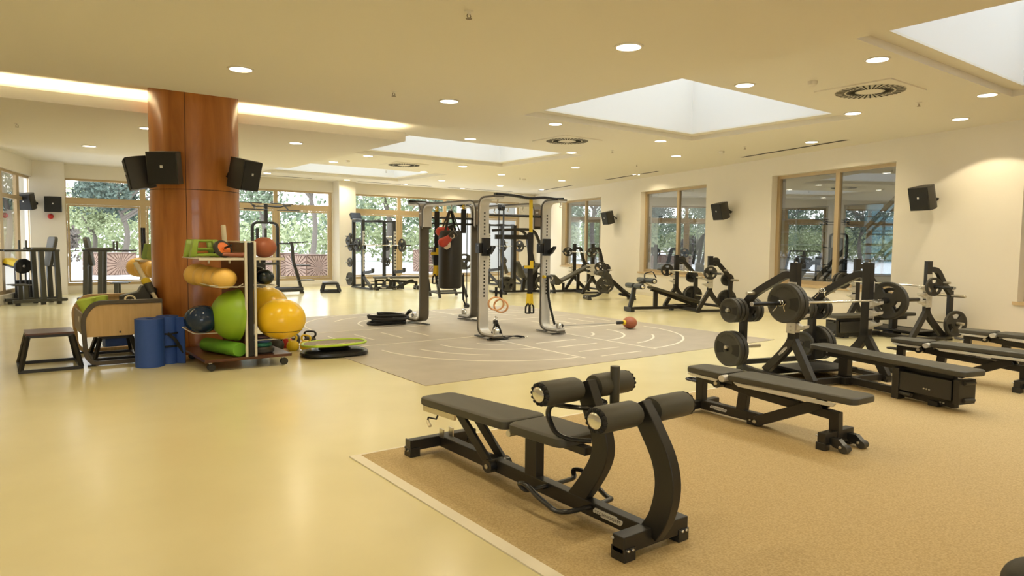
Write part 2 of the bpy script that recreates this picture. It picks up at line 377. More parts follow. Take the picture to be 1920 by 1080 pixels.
# ------------------------------------------------------------------ floor coverings
mb = slab(MB(), [(2.14, 4.70), (14, 4.70), (14, -4), (2.14, -4)], .0, .008)
o = tag(mb.build('rubber_floor_mat', M['cork'], k=1, smooth=False), 'speckled tan rubber floor covering under the benches on the right', 'floor mat')
mb = MB(); slab(mb, [(2.06, 4.70), (2.14, 4.70), (2.14, -4), (2.06, -4)], 0, .009); slab(mb, [(2.06, 4.70), (14, 4.70), (14, 4.725), (2.06, 4.725)], 0, .009)
mb.build('edge_strip', M['edge'], o, k=1, smooth=False)
GX0, GX1, GY0, GY1 = 3.79, 10.57, 6.62, 14.0
o = tag(slab(MB(), [(GX0, GY0), (GX1, GY0), (GX1, GY1), (GX0, GY1)], 0, .006).build('training_mat', M['grey'], k=1, smooth=False), 'large greyish square floor mat with pale training lines under the rig', 'floor mat')
mb = MB()
def ln(a, b, w=.036):
    a = Vector((*a, 0)); b = Vector((*b, 0)); d = unit(b-a); s = Vector((-d.y, d.x, 0))*w/2
    mb.add([p + Vector((0, 0, z)) for z in (.0062, .0085) for p in (a-s, b-s, b+s, a+s)], [(0, 3, 2, 1), (4, 5, 6, 7), (0, 1, 5, 4), (1, 2, 6, 5), (2, 3, 7, 6), (3, 0, 4, 7)])
def arc(c, r, a0, a1, n=28):
    P = [(c[0] + r*math.cos(math.radians(a0+(a1-a0)*k/n)), c[1] + r*math.sin(math.radians(a0+(a1-a0)*k/n))) for k in range(n+1)]
    for p, q in zip(P, P[1:]): ln(p, q)
LINES = True
BX0, BX1, BY0, BY1 = 6.55, 8.05, 9.15, 11.95
for (x, y, a, full) in ((BX1, BY0, -90, 1), (BX0, BY0, 180, 1), (BX0, BY1, 90, 1), (BX1, BY1, 0, 1)):
    arc((x, y), 2.05, a, a+90); arc((x, y), 1.55, a+8, a+52); arc((x, y), 1.05, a, a+90, 20); arc((x, y), .52, a+20, a+70, 8)
for (a, b) in (((BX0, BY0), (BX0, BY0-2.15)), ((BX1, BY0), (BX1, BY0-2.15)), ((BX0, BY1), (BX0, BY1+1.9)), ((BX1, BY1), (BX1, BY1+1.9)),
               ((BX0, BY0+.5), (BX0-2.2, BY0+.5)), ((BX0, BY1-.5), (BX0-2.2, BY1-.5)), ((BX1, BY0+.5), (BX1+2.2, BY0+.5)), ((BX1, BY1-.5), (BX1+2.2, BY1-.5))): ln(a, b)
for k in (.68, 1.18, 1.68, 2.15):
    ln((6.86, BY0-k), (7.70, BY0-k)); ln((6.86, BY1+k*.9), (7.70, BY1+k*.9))
    ln((BX0-k, 10.16), (BX0-k, 10.95)); ln((BX1+k, 10.16), (BX1+k, 10.95))
mb.build('marking', M['line'], o, k=1, smooth=False)

# ------------------------------------------------------------------ ceiling fittings
LIGHTS = [  # x, y, z, label
 (2.14, 7.66, H0, 'round ceiling lamp on the near dropped ceiling, before the cherry pillar'),
 (4.71, 7.65, H0, 'round ceiling lamp on the near dropped ceiling, nearest its inner corner'),
 (4.69, 4.51, H0, 'largest round ceiling lamp, alone high on the near dropped ceiling'),
 (1.55, 15.9, H0, 'second ceiling lamp left of the pillar on the far dropped ceiling'),
 (1.45, 19.25, H1, 'ceiling lamp at the far left near the window pier, smallest left of the pillar'),
 (2.06, 12.68, H0, 'round ceiling lamp half hidden behind the left edge of the cherry pillar'),
 (4.53, 12.74, H0, 'round ceiling lamp on the far dropped ceiling right of the pillar'),
 (7.91, 3.82, H1, 'bright ceiling lamp beside the big square vent and the right skylight'),
 (7.86, 5.48, H1, 'ceiling lamp left of the smoke detector at the near edge of the large skylight'),
 (10.86, 3.75, H1, 'ceiling lamp at the corner of the right skylight, right of the square vent'),
 (12.55, 4.70, H1, 'ceiling lamp by the right wall casting a scalloped pool of light below'),
 (10.79, 5.55, H1, 'ceiling lamp at the right tip of the large skylight rim'),
 (10.79, 9.44, H1, 'ceiling lamp at the far corner of the large skylight rim'),
 (13.14, 7.57, H1, 'ceiling lamp next to the long slot diffuser over the nearest inner window'),
 (12.87, 10.77, H1, 'ceiling lamp beyond the large skylight, over the decline bench'),
 (15.42, 14.40, H1, 'ceiling lamp beside the second slot diffuser along the right wall'),
 (7.90, 9.31, H1, 'ceiling lamp just above the round perforated vent in the middle'),
 (10.66, 11.97, H1, 'ceiling lamp right below the round perforated vent in the middle'),
 (12.82, 14.23, H1, 'ceiling lamp far back above the right post of the rig'),
 (12.47, 17.20, H1, 'ceiling lamp far back above the left post of the rig'),
 (7.73, 11.74, H1, 'ceiling lamp between the near dropped ceiling corner and the second skylight'),
 (10.35, 16.07, H1, 'ceiling lamp at the far corner of the second skylight rim'),
 (7.37, 15.72, H1, 'ceiling lamp left of the second skylight beside a smoke detector'),
 (7.22, 17.50, H1, 'ceiling lamp at the near corner of the farthest skylight'),
 (10.30, 18.15, H1, 'ceiling lamp at the right tip of the farthest skylight, by the third vent'),
 (9.69, 22.34, H1, 'ceiling lamp in front of the window pier, washing it with light'),
 (12.17, 20.22, H1, 'ceiling lamp over the power rack with the adjustable bench'),
 (12.03, 22.60, H1, 'ceiling lamp against the slot diffuser along the window wall'),
 (14.61, 22.70, H1, 'ceiling lamp close to the window wall above the punch bag'),
 (6.85, 21.83, H1, 'ceiling lamp close to the window wall, seen right of the pillar speaker'),
 (15.15, 17.47, H1, 'ceiling lamp above the farthest inner window'),
 (14.87, 20.58, H1, 'ceiling lamp far back, second row from the window wall'),
 (17.18, 20.96, H1, 'ceiling lamp in the far right corner over the rig'),
]
t = thing('ceiling_lamp', LIGHTS[0][3], 'ceiling lamp', (0, 0, 0), 0, 'recessed ceiling lamps')
mb = MB(); mb.lathe([(.135, 0), (.135, -.008), (.112, -.012), (.112, .0)], (0, 0, 0), n=32, cap=False); mb.build('trim_ring', M['trim'], t, k=1)
MB().lathe([(.11, -.004), (.11, -.006)], (0, 0, 0), n=32).build('diffuser', M['lamp'], t, k=1)
ld = bpy.data.lights.new('ceiling_lamp_light', 'AREA'); ld.shape = 'DISK'; ld.size = .2; ld.energy = 20; ld.color = (1, .85, .575); ld.spread = math.radians(150)
for i, (x, y, z, lab) in enumerate(LIGHTS):
    q = t if i == 0 else copy_tree(t); q.location = (x, y, z); q['label'] = lab
def lamp(x, y, z, e=None, d=ld):
    if e:
        d = d.copy(); d.energy = e
    l = bpy.data.objects.new('ceiling_lamp_light', d); C.objects.link(l); l.location = (x, y, z-.02)
for i, (x, y, z, lab) in enumerate(LIGHTS):
    if i != 10: lamp(x, y, z)
sp = bpy.data.lights.new('wall_washer_light', 'SPOT'); sp.energy = 95; sp.color = ld.color; sp.spot_size = math.radians(118); sp.spot_blend = .12; sp.shadow_soft_size = .05
lo = bpy.data.objects.new('wall_washer_light', sp); C.objects.link(lo); lo.location = (12.6, 4.70, H1-.02)
for (x, y) in ((2.1, 4.5), (4.7, 1.3), (2.1, 1.3), (-.6, 7.6), (-.6, 4.5), (4.7, -2), (-1, -2), (2, -5)): lamp(x, y, H0, 18)        # the rest of the rows, behind the camera
for (x, y) in ((7.9, 1.0), (10.8, 1.0), (7.9, -2), (9.2, -5)): lamp(x, y, H1)
def led(x0, x1, y, e):
    d = bpy.data.lights.new('cove_light', 'AREA'); d.shape = 'RECTANGLE'; d.size = x1-x0; d.size_y = .05; d.energy = e; d.color = (1, .85, .54)
    l = bpy.data.objects.new('cove_light', d); C.objects.link(l); l.location = ((x0+x1)/2, y, H0+.10); l.rotation_euler = (PI, 0, 0)
led(-2.4, 5.85, 11.34, 130); led(-.7, 5.85, 17.18, 60)
o = tag(MB().box((1.72, 11.31, H0+.08), (8.3, .03, .02)).build('light_strip', M['led'], k=1), 'hidden strip lamp lying along the near edge of the far dropped ceiling', 'strip lamp')
# square air vents with a radial outlet
def vent(x, y, s, lab):
    t = thing('air_vent', lab, 'air vent', (x, y, H1), 0, 'square ceiling vents')
    MB().box((0, 0, -.008), (s, s, .016)).build('face_plate', M['ceil'], t, k=1)
    r = s*.43; MB().lathe([(r, -.0165), (r, -.019)], (0, 0, 0), n=48).build('perforated_ring', M['mesh'], t, k=1)
    MB().lathe([(r*.36, -.0192), (r*.36, -.022)], (0, 0, 0), n=32).build('hub', M['ceil'], t, k=1)
    for q in range(4):
        mb = MB()
        for k in range(9):
            a = math.radians(q*90 + k*10 + 5)
            for (r0, r1) in ((.42, .66), (.72, .98)): mb.box((math.cos(a)*r*(r0+r1)/2, math.sin(a)*r*(r0+r1)/2, -.021), (r*(r1-r0), r*.045, .004), rz=a)
        mb.build('slots', M['slot'], t, k=1)
vent(9.40, 4.62, 1.0, 'largest square vent with black radial slots, right of the smoke detector')
vent(9.34, 10.63, 1.0, 'square vent with round slotted outlet between the large and second skylights')
vent(8.95, 16.85, 1.0, 'far square vent with round slotted outlet beyond the second skylight')
for (fn, a, b, d, z, lab) in ((rw, 10.3, 13.4, -.75, H1, 'long slot diffuser in the ceiling over the nearest inner window'), (rw, 16.9, 20.0, -.75, H1, 'slot diffuser in the ceiling over the second inner window'),
                              (rw, 22.4, 25.4, -.75, H1, 'shortest looking slot diffuser, above the right top of the rig'), (bw, 10.2, 13.2, -.75, H1, 'slot diffuser in the ceiling along the window wall, behind the rack'),
                              (bw, 13.9, 17, -.75, H1, 'slot diffuser in the ceiling along the window wall, behind the rig'), (bw, 6.4, 8.6, -.75, H1, 'slot diffuser in the ceiling above the window right of the pillar')):
    mb = MB(); mb.add([fn(s, d+x, z-.006+h) for s in (a, b) for x in (-.06, .06) for h in (0, .008)], [(0, 1, 3, 2), (4, 6, 7, 5), (0, 4, 5, 1), (2, 3, 7, 6), (0, 2, 6, 4), (1, 5, 7, 3)])
    o = tag(mb.build('slot_diffuser', M['trim'], k=1, smooth=False), lab, 'air diffuser', 'slot diffusers')
    mb = MB(); mb.add([fn(s, d+x, z-.008+h) for s in (a+.03, b-.03) for x in (-.045, .045) for h in (0, .006)], [(0, 1, 3, 2), (4, 6, 7, 5), (0, 4, 5, 1), (2, 3, 7, 6), (0, 2, 6, 4), (1, 5, 7, 3)])
    mb.build('slot', M['slot'], o, k=1, smooth=False)
# sprinklers and smoke detectors
t = thing('sprinkler', '', 'sprinkler', (0, 0, 0), 0, 'ceiling sprinklers')
MB().lathe([(.036, 0), (.036, -.004), (.014, -.008), (.010, -.022), (.010, -.026)], (0, 0, 0), n=16).build('collar', M['trim'], t, k=1)
mb = MB(); mb.tube([(-.010, 0, -.024), (-.018, 0, -.04), (0, 0, -.058), (.018, 0, -.04), (.010, 0, -.024)], .004, 6); mb.lathe([(.026, -.056), (.026, -.059)], (0, 0, 0), n=16); mb.build('deflector', M['taupe'], t, k=1)
SPR = [((-.34, 7.45), H0, 'sprinkler head at the left end of the near dropped ceiling'), ((3.02, 4.62), H0, 'sprinkler head left of the largest ceiling lamp'), ((3.9, 7.6), H0, 'sprinkler head midway between the two lamps before the pillar'),
       ((.35, 13.6), H0, 'sprinkler head on the far dropped ceiling left of the pillar'), ((3.0, 13.2), H0, 'sprinkler head on the far dropped ceiling just right of the pillar'), ((11.1, 11.1), H1, 'sprinkler head below the middle round vent'),
       ((10.7, 4.55), H1, 'sprinkler head right of the large square vent'), ((12.7, 8.8), H1, 'sprinkler head beside the long slot diffuser'), ((13.5, 12.6), H1, 'sprinkler head over the chest supported row machine'), ((9.3, 18.6), H1, 'sprinkler head beyond the third vent'), ((13.5, 17.6), H1, 'sprinkler head above the middle of the rig')]
for i, (p, z, lab) in enumerate(SPR):
    q = t if i == 0 else copy_tree(t); q.location = (*p, z); q['label'] = lab
t = thing('smoke_detector', '', 'smoke detector', (0, 0, 0), 0, 'smoke detectors')
MB().lathe([(.06, 0), (.06, -.02), (.05, -.045), (.03, -.055)], (0, 0, 0), n=24).build('housing', M['trim'], t, k=1)
MB().lathe([(.0565, -.026), (.0525, -.036)], (0, 0, 0), n=12, cap=False).build('slots', M['slot'], t, k=1)
for i, (p, lab) in enumerate((((8.35, 4.83), 'white smoke detector left of the largest square vent'), ((7.4, 17.0), 'white smoke detector beside the second skylight'), ((13.0, 9.6), 'white smoke detector beyond the large skylight'), ((13.9, 17.9), 'white smoke detector above the right of the rig'))):
    q = t if i == 0 else copy_tree(t); q.location = (*p, H1); q['label'] = lab

# ------------------------------------------------------------------ wall and pillar loudspeakers
def speaker(face, aim, tilt, mount, lab):
    t = thing('loudspeaker', lab, 'loudspeaker', face, 0, 'black loudspeakers')
    t.rotation_euler = (math.radians(tilt), 0, math.radians(aim))          # local -y is the front
    w, h, d = .40, .42, .30
    poly = [(-w/2, 0), (w/2, 0), (w*.5, d*.45), (w*.26, d), (-w*.26, d), (-w*.5, d*.45)]
    MB().prism(poly, -h/2, h/2, lambda u, v, q: (u, v, q)).build('cabinet', M['cab'], t, k=1, bev=.006)
    MB().box((0, -.006, 0), (w*.94, .014, h*.95)).build('grille', M['cone'], t, k=1, bev=.004)
    MB().box((0, -.016, .02), (.034, .006, .034)).build('emblem', M['badge'], t, k=1)
    m = Matrix.Translation(Vector(face)) @ t.rotation_euler.to_matrix().to_4x4()
    e = m.inverted() @ Vector(mount)
    mb = MB(); mb.tube([(0, d-.01, 0), (0, d+.05, 0), e], .018, 8); mb.lathe([(.05, 0), (.05, .012)], e - unit(e-Vector((0, d+.05, 0)))*.012, unit(e-Vector((0, d+.05, 0))), 12); mb.build('wall_bracket', M['blk'], t, k=1)
WA = math.degrees(math.atan2(-WN.y, -WN.x)) + 90          # turned to face the room from the right wall
def rsp(s, z, lab):
    f = rw(s, -.45, z); speaker(f, WA-1, 14, rw(s, 0, z+.02), lab)
rsp(8.95, 2.46, 'black loudspeaker on the right wall, nearest, right of the stair window')
rsp(14.62, 2.44, 'black loudspeaker on the right wall between the two nearer inner windows')
rsp(20.5, 2.44, 'black loudspeaker on the right wall beside the farthest inner window')
rsp(26.2, 2.42, 'black loudspeaker seen through the rig at the far end of the right wall')
def csp(a, z, aim, tilt, lab, r=1.02, za=0):
    a = math.radians(a); f = (CX + r*math.cos(a), CY + r*math.sin(a), z)
    speaker(f, aim, tilt, (CX + (CR-.01)*math.cos(a), CY + (CR-.01)*math.sin(a), z+.02), lab)
csp(234, 2.52, -36, 9, 'black loudspeaker at the front left of the cherry pillar, facing the viewer', .98)
csp(203, 2.44, -95, 12, 'black loudspeaker behind the front one, on the left flank of the cherry pillar', 1.0)
csp(304, 2.49, 38, 12, 'black loudspeaker alone on the right flank of the cherry pillar', .99)
speaker((.66, 22.3, 2.52), -40, 14, (.95, 22.84, 2.52), 'black loudspeaker tilted on the left edge of the left window pier')
speaker((1.31, 22.5, 2.50), -8, 4, (1.31, 22.85, 2.5), 'black loudspeaker facing out on the left window pier, above a red beacon')
o = tag(MB().lathe([(.05, 0), (.05, .03), (.075, .05), (.06, .10), (.02, .12)], (1.27, 22.85, 2.18), (0, -1, 0), 16).build('alarm_beacon', M['red'], k=1), 'small red alarm beacon under the loudspeaker on the left window pier', 'alarm')

# ------------------------------------------------------------------ shared bits
def bolts(pts, ax, r, parent, name='bolt'):
    for p in pts: MB().lathe([(r, 0), (r, .006), (r*.6, .009)], p, ax, 10).build(name, M['steel'], parent)
def badge(p, u, v, L, parent):                             # nameplate with its lettering; u along, v up
    p, u, v = Vector(p), unit(u), unit(v); n = u.cross(v); h = L*.20
    poly = [(-L/2, h*.1), (-L*.44, h*.5), (L*.30, h*.5), (L*.32, h*.25), (L*.5, h*.25), (L*.5, -h*.15), (L*.44, -h*.5), (-L*.22, -h*.5), (-L*.25, -h*.25), (-L/2, -h*.25)]
    f = lambda a, b, t: p + u*a + v*b + n*t
    o = MB().prism(poly, -.003, .003, f).build('nameplate', M['badge'], parent)
    MB().text('TECHNOGYM', L*.142, lambda a, b: f(a, b - L*.05, .0045)).build('lettering', M['ink'], o, smooth=False)
def roller(c, y0, y1, r, parent, m=None, cap=True):        # padded roller along y
    d = 1 if y1 > y0 else -1; L = abs(y1-y0)
    o = MB().lathe([(r*.55, 0), (r*.9, .004), (r, .02), (r, L-.02), (r*.9, L-.004), (r*.55, L)], (c[0], y0, c[1]), (0, d, 0), 24).build('roller_pad', m or M['vinyl'], parent)
    mb = MB()
    for k in range(12):
        t = 2*PI*k/12; mb.ball((c[0] + r*.76*math.cos(t), y0, c[1] + r*.76*math.sin(t)), r*.2, 8, 6)
    if cap:
        MB().lathe([(r*.62, 0), (r*.62, .01), (r*.5, .016), (r*.16, .019)], (c[0], y1, c[1]), (0, d, 0), 20).build('end_cap', M['chrome'], o)
        mb2 = MB()
        for k in range(14):
            t = 2*PI*k/14; mb2.ball((c[0] + r*.80*math.cos(t), y1 - d*.002, c[1] + r*.80*math.sin(t)), r*.17, 8, 6)
        mb2.lathe([(r*.95, -.004), (r*.62, .004)], (c[0], y1, c[1]), (0, d, 0), 24, cap=False); mb2.build('gathered_end', M['strap'], o)
def smooth_path(P, n=6):                                   # Catmull-Rom through the points
    P = [Vector(p) for p in P]; Q = [P[0]*2-P[1]] + P + [P[-1]*2-P[-2]]; out = []
    for i in range(1, len(Q)-2):
        for k in range(n):
            t = k/n; a, b, c, d = Q[i-1:i+3]
            out.append(.5*((2*b) + (c-a)*t + (2*a-5*b+4*c-d)*t*t + (3*b-a-3*c+d)*t**3))
    out.append(P[-1]); return out

# ------------------------------------------------------------------ abdominal bench in front
t = thing('abdominal_bench', 'black abdominal bench with four padded rollers, nearest in front on the tan mat', 'exercise bench', (2.70, 4.47, .008), -90)
mb = MB(); mb.bar((0, 0, .085), (1.77, 0, .085), .06, .085); mb.bar((0, -.24, .085), (0, .24, .085), .06, .08); mb.bar((1.78, -.20, .085), (1.78, .22, .085), .07, .09)
mb.bar((.96, 0, .12), (.96, 0, .40), .055, .10, up=(1, 0, 0)); mb.bar((.30, 0, .40), (1.38, 0, .40), .05, .05)
mb.build('base_frame', M['blk'], t, bev=.006)
for (x, ys) in ((0, (-.215, .215)), (1.78, (-.165, .185))):
    for y in ys: MB().box((x, y, .035), (.082, .07, .07)).build('foot', M['blksat'], t, bev=.004)
for (y, sx) in ((-.24, 0), (.24, 0)): MB().box((0, y*1.01, .085), (.064, .008, .084)).build('end_plug', M['blksat'], t)
P = smooth_path([(1.30, 0, .09), (1.40, 0, .24), (1.475, 0, .40), (1.47, 0, .52), (1.41, 0, .65), (1.345, 0, .80)])
MB().strip(P, .055, .105, side=(0, 1, 0)).build('rear_roller_arm', M['blk'], t, bev=.006)
P = smooth_path([(1.79, 0, .09), (1.845, 0, .20), (1.875, 0, .36), (1.85, 0, .50), (1.775, 0, .64), (1.70, 0, .755)])
MB().strip(P, .055, .105, side=(0, 1, 0)).build('front_roller_arm', M['blk'], t, bev=.006)
for (c, q) in (((1.345, .765), 'a'), ((1.72, .715), 'b')):
    MB().cyl((c[0], -.27, c[1]), (c[0], .27, c[1]), .018).build('roller_axle', M['blksat'], t)
    roller(c, -.05, -.285, .068, t); roller(c, .055, .29, .068, t)
MB().pad(-.08, .885, .13, .155, .42, .475, .065, .05).build('back_pad', M['vinyl'], t)
MB().pad(.905, 1.33, .155, .145, .475, .485, .065, .05).build('seat_pad', M['vinyl'], t)
o = MB().bar((-.01, -.125, .345), (.36, -.125, .362), .015, .04).bar((-.01, .125, .345), (.36, .125, .362), .015, .04).bar((.06, -.125, .345), (.06, .125, .345), .03, .03).build('pad_bracket', M['hub'], t)
for y in (-.05, .05): MB().bar((.27, y, .38), (.62, y, .09), .022, .07).build('support_arm', M['blk'], t, bev=.005)
MB().cyl((.62, -.075, .085), (.62, .075, .085), .045, 20).build('pivot', M['blksat'], t); bolts([(.62, -.075, .085)], (0, -1, 0), .016, t)
MB().cyl((.895, -.13, .395), (.895, -.05, .395), .02).build('pull_knob', M['steel'], t)
MB().tube([(.17, -.12, .36), (.15, -.13, .30), (.07, -.14, .295), (.06, -.14, .265)], .006, 6).build('lever', M['strap'], t); MB().cyl((.06, -.14, .268), (.11, -.15, .24), .011).build('lever_grip', M['cream'], t)
MB().bar((.06, -.035, .12), (.06, -.035, .185), .008, .05).bar((.06, .035, .12), (.06, .035, .185), .008, .05).build('catch', M['steel'], t)
for s in (-1, 1):
    MB().tube([(1.42, s*.02, .665), (1.40, s*.10, .675), (1.24, s*.125, .665), (1.21, s*.125, .60), (1.27, s*.125, .50), (1.34, s*.09, .475), (1.42, s*.02, .475)], .014, 10, fil=.05).build('hand_grip', M['blksat'], t)
    MB().tube([(1.10, s*.03, .105), (1.10, s*.17, .11), (1.06, s*.185, .15), (1.13, s*.19, .17), (1.22, s*.185, .12), (1.34, s*.17, .075), (1.40, s*.15, .09), (1.43, s*.03, .10)], .014, 10, fil=.05).build('side_handle', M['blksat'], t)
MB().cyl((1.40, .15, .66), (1.40, .15, .88), .024).build('upright_grip', M['vinyl'], t)
badge((1.55, -.032, .09), (1, 0, 0), (0, 0, 1), .19, t)
bolts([(-.02, -.252, .05), (.02, -.252, .05), (1.76, -.21, .115), (1.35, -.028, .79), (1.705, -.028, .742)], (0, -1, 0), .008, t)
for y in (-.165, .185): bolts([(1.82, y-.014, .06), (1.82, y+.014, .06)], (1, 0, 0), .008, t)

# ------------------------------------------------------------------ adjustable benches
t = thing('adjustable_bench', 'black adjustable flat bench with silver rails, nearest of its kind, on the tan mat', 'exercise bench', (5.40, 4.135, .008), -93, 'adjustable benches')
mb = MB(); mb.bar((-.02, 0, .07), (.57, 0, .07), .06, .085); mb.bar((0, -.19, .07), (0, .19, .07), .06, .075); MB().bar((1.16, -.17, .085), (1.16, .17, .085), .06, .10).build('front_beam', M['blk'], t, bev=.006)
mb.bar((0, 0, .08), (0, 0, .33), .06, .075, up=(1, 0, 0)); mb.bar((.40, 0, .10), (.42, 0, .28), .05, .085, up=(1, 0, 0))
mb.build('base_frame', M['blk'], t, bev=.006)
P = [Vector(p) for p in ((-.04, 0, .325), (.30, 0, .315), (.45, 0, .29), (1.155, 0, .245), (1.16, 0, .08))]
MB().strip(P, .055, .072, side=(0, 1, 0)).build('spine', M['blk'], t, bev=.005)
MB().bar((.56, -.045, .05), (1.06, -.045, .325), .026, .085).build('lift_arm', M['blk'], t, bev=.005)
MB().bar((.56, .045, .05), (1.06, .045, .325), .026, .085).build('lift_arm', M['blk'], t, bev=.005)
MB().box((.52, 0, .03), (.10, .07, .05)).build('foot', M['blksat'], t)
for y in (-.17, .17): MB().box((0, y, .03), (.075, .06, .06)).build('foot', M['blksat'], t, bev=.004)
for y in (-.15, .15): MB().box((1.16, y, .03), (.07, .055, .06)).build('foot', M['blksat'], t, bev=.004)
for y in (-.10, .11):
    o = MB().prism([(1.19, .10), (1.25, .10), (1.30, .05), (1.28, .02), (1.22, .03), (1.19, .05)], y-.022, y+.022, lambda u, v, q: (u, q, v)).build('wheel_bracket', M['blksat'], t)
    MB().cyl((1.285, y-.028, .032), (1.285, y+.028, .032), .031, 18).build('wheel', M['rub'], o); bolts([(1.27, y-.029, .045)], (0, -1, 0), .011, o)
MB().pad(-.07, .305, .12, .145, .435, .44, .06, .04).build('seat_pad', M['vinyl'], t)
MB().pad(.345, 1.36, .145, .135, .44, .445, .06, .05).build('back_pad', M['vinyl'], t)
for s in (-1, 1):
    MB().prism([(-.05, .375), (.27, .375), (.24, .348), (.0, .352)], s*.112, s*.128, lambda u, v, q: (u, q, v)).build('seat_rail', M['silver'], t, bev=.003)
    MB().prism([(.41, .378), (1.23, .378), (1.21, .348), (.46, .348)], s*.120, s*.138, lambda u, v, q: (u, q, v)).build('back_rail', M['silver'], t, bev=.003)
MB().cyl((.325, -.160, .395), (.325, -.095, .395), .030, 20).build('pull_knob', M['silver'], t)
MB().box((.325, 0, .365), (.10, .2, .04)).build('hinge', M['blksat'], t, bev=.004)
MB().cyl((.225, -.10, .325), (.225, .10, .325), .042, 22).build('pivot', M['blksat'], t); bolts([(.225, -.10, .325)], (0, -1, 0), .018, t); bolts([(.56, -.06, .05)], (0, -1, 0), .016, t)
bolts([(.50, -.036, .045), (.53, -.036, .04), (1.13, -.172, .11)], (0, -1, 0), .008, t)
MB().tube([(-.02, -.03, .28), (-.13, -.04, .285), (-.15, 0, .285), (-.13, .04, .285), (-.02, .03, .28)], .012, 8, fil=.04).build('carry_handle', M['blksat'], t)
badge((.20, -.032, .072), (1, 0, 0), (0, 0, 1), .16, t)
adj = t
dup(adj, (9.27, 4.01, .008), -94, 'black adjustable bench with silver rails behind the bench with the storage box')
dup(adj, (11.19, 3.94, .0), -94, 'black adjustable bench cut off by the frame edge, nearest the right wall')

# ------------------------------------------------------------------ weight plates
def plate_mesh(R, T, wins, letters=None, r_hub=.034):
    n = 48; rr = [.026, r_hub, R*.34, R*.40, R*.76, R*.82, R*.93, R]; hz = [T*.5, T*.5, T*.36, T*.30, T*.30, T*.36, T*.5, T*.42]
    mb = MB(); vs = []
    for sgn in (1, -1):
        for r, h in zip(rr, hz):
            for k in range(n):
                a = 2*PI*k/n; vs.append((r*math.cos(a), sgn*h, r*math.sin(a)))
    W = len(rr)*n; fs = []; open_ = lambda i, k: bool(i == 3 and wins and any(abs(((k+.5)/n*360 - w + 180) % 360 - 180) < 30 for w in wins))
    for i in range(len(rr)-1):
        for k in range(n):
            if open_(i, k): continue
            k2 = (k+1) % n
            fs += [(i*n+k, i*n+k2, (i+1)*n+k2, (i+1)*n+k), (W+i*n+k, W+(i+1)*n+k, W+(i+1)*n+k2, W+i*n+k2)]
    for k in range(n):
        k2 = (k+1) % n; e = (len(rr)-1)*n
        fs += [(e+k, e+k2, W+e+k2, W+e+k), (k, W+k, W+k2, k2)]
        if wins and open_(3, k):
            fs += [(3*n+k, W+3*n+k, W+3*n+k2, 3*n+k2), (4*n+k, 4*n+k2, W+4*n+k2, W+4*n+k)]
            if not open_(3, (k-1) % n): fs.append((3*n+k, 4*n+k, W+4*n+k, W+3*n+k))
            if not open_(3, k2): fs.append((3*n+k2, W+3*n+k2, W+4*n+k2, 4*n+k2))
    return mb.add(vs, fs)
def make_plate(R, T, wins=(90, 210, 330), letters=True):
    t = thing('weight_plate', '', 'weight plate', (0, 0, -5))
    plate_mesh(R, T, wins).build('disc', M['rub'], t, ang=30)
    mb = MB()
    for s in (1, -1): mb.lathe([(.036, T*.5-.002), (.036, T*.5+.004), (.027, T*.5+.004)], (0, 0, 0), (0, s, 0), 20, cap=False)
    mb.build('hub_ring', M['rub2'], t)
    if letters:
        mb = MB(); rad = R*.84; rc = MB()
        for s in (1, -1):
            def fn(u, v, s=s):
                a = PI/2 + u/rad; rho = rad - v
                return (-s*rho*math.cos(a), s*(T*.37+.001), rho*math.sin(a))
            mb.text('TECHNOGYM', R*.19, fn)
            for c in (0, 180):
                P = [(r*math.cos(math.radians(c+d)), r*math.sin(math.radians(c+d))) for r, ds in ((R*.88, range(-24, 25, 6)), (R*.36, range(40, -41, -16))) for d in ds]
                rc.prism(P, s*T*.29, s*(T*.37+.0012), lambda u, v, q: (u, q, v))
        mb.add(rc.v, rc.f, 1); mb.build('lettering', [M['emb'], M['rub2']], t, smooth=False)
    return t
PL = dict(big=make_plate(.225, .045, letters=False), solid=make_plate(.225, .05, None), mid=make_plate(.155, .036, letters=False), midsolid=make_plate(.155, .04, None), small=make_plate(.105, .028, None, False))
_used = set()
def plate(kind, root, p, label, group=None):
    q = PL[kind] if kind not in _used else copy_tree(PL[kind]); _used.add(kind)
    q.location = at_local(root, p); q.rotation_euler = (0, 0, root.rotation_euler.z)
    return tag(q, label, None, group or 'weight plates')
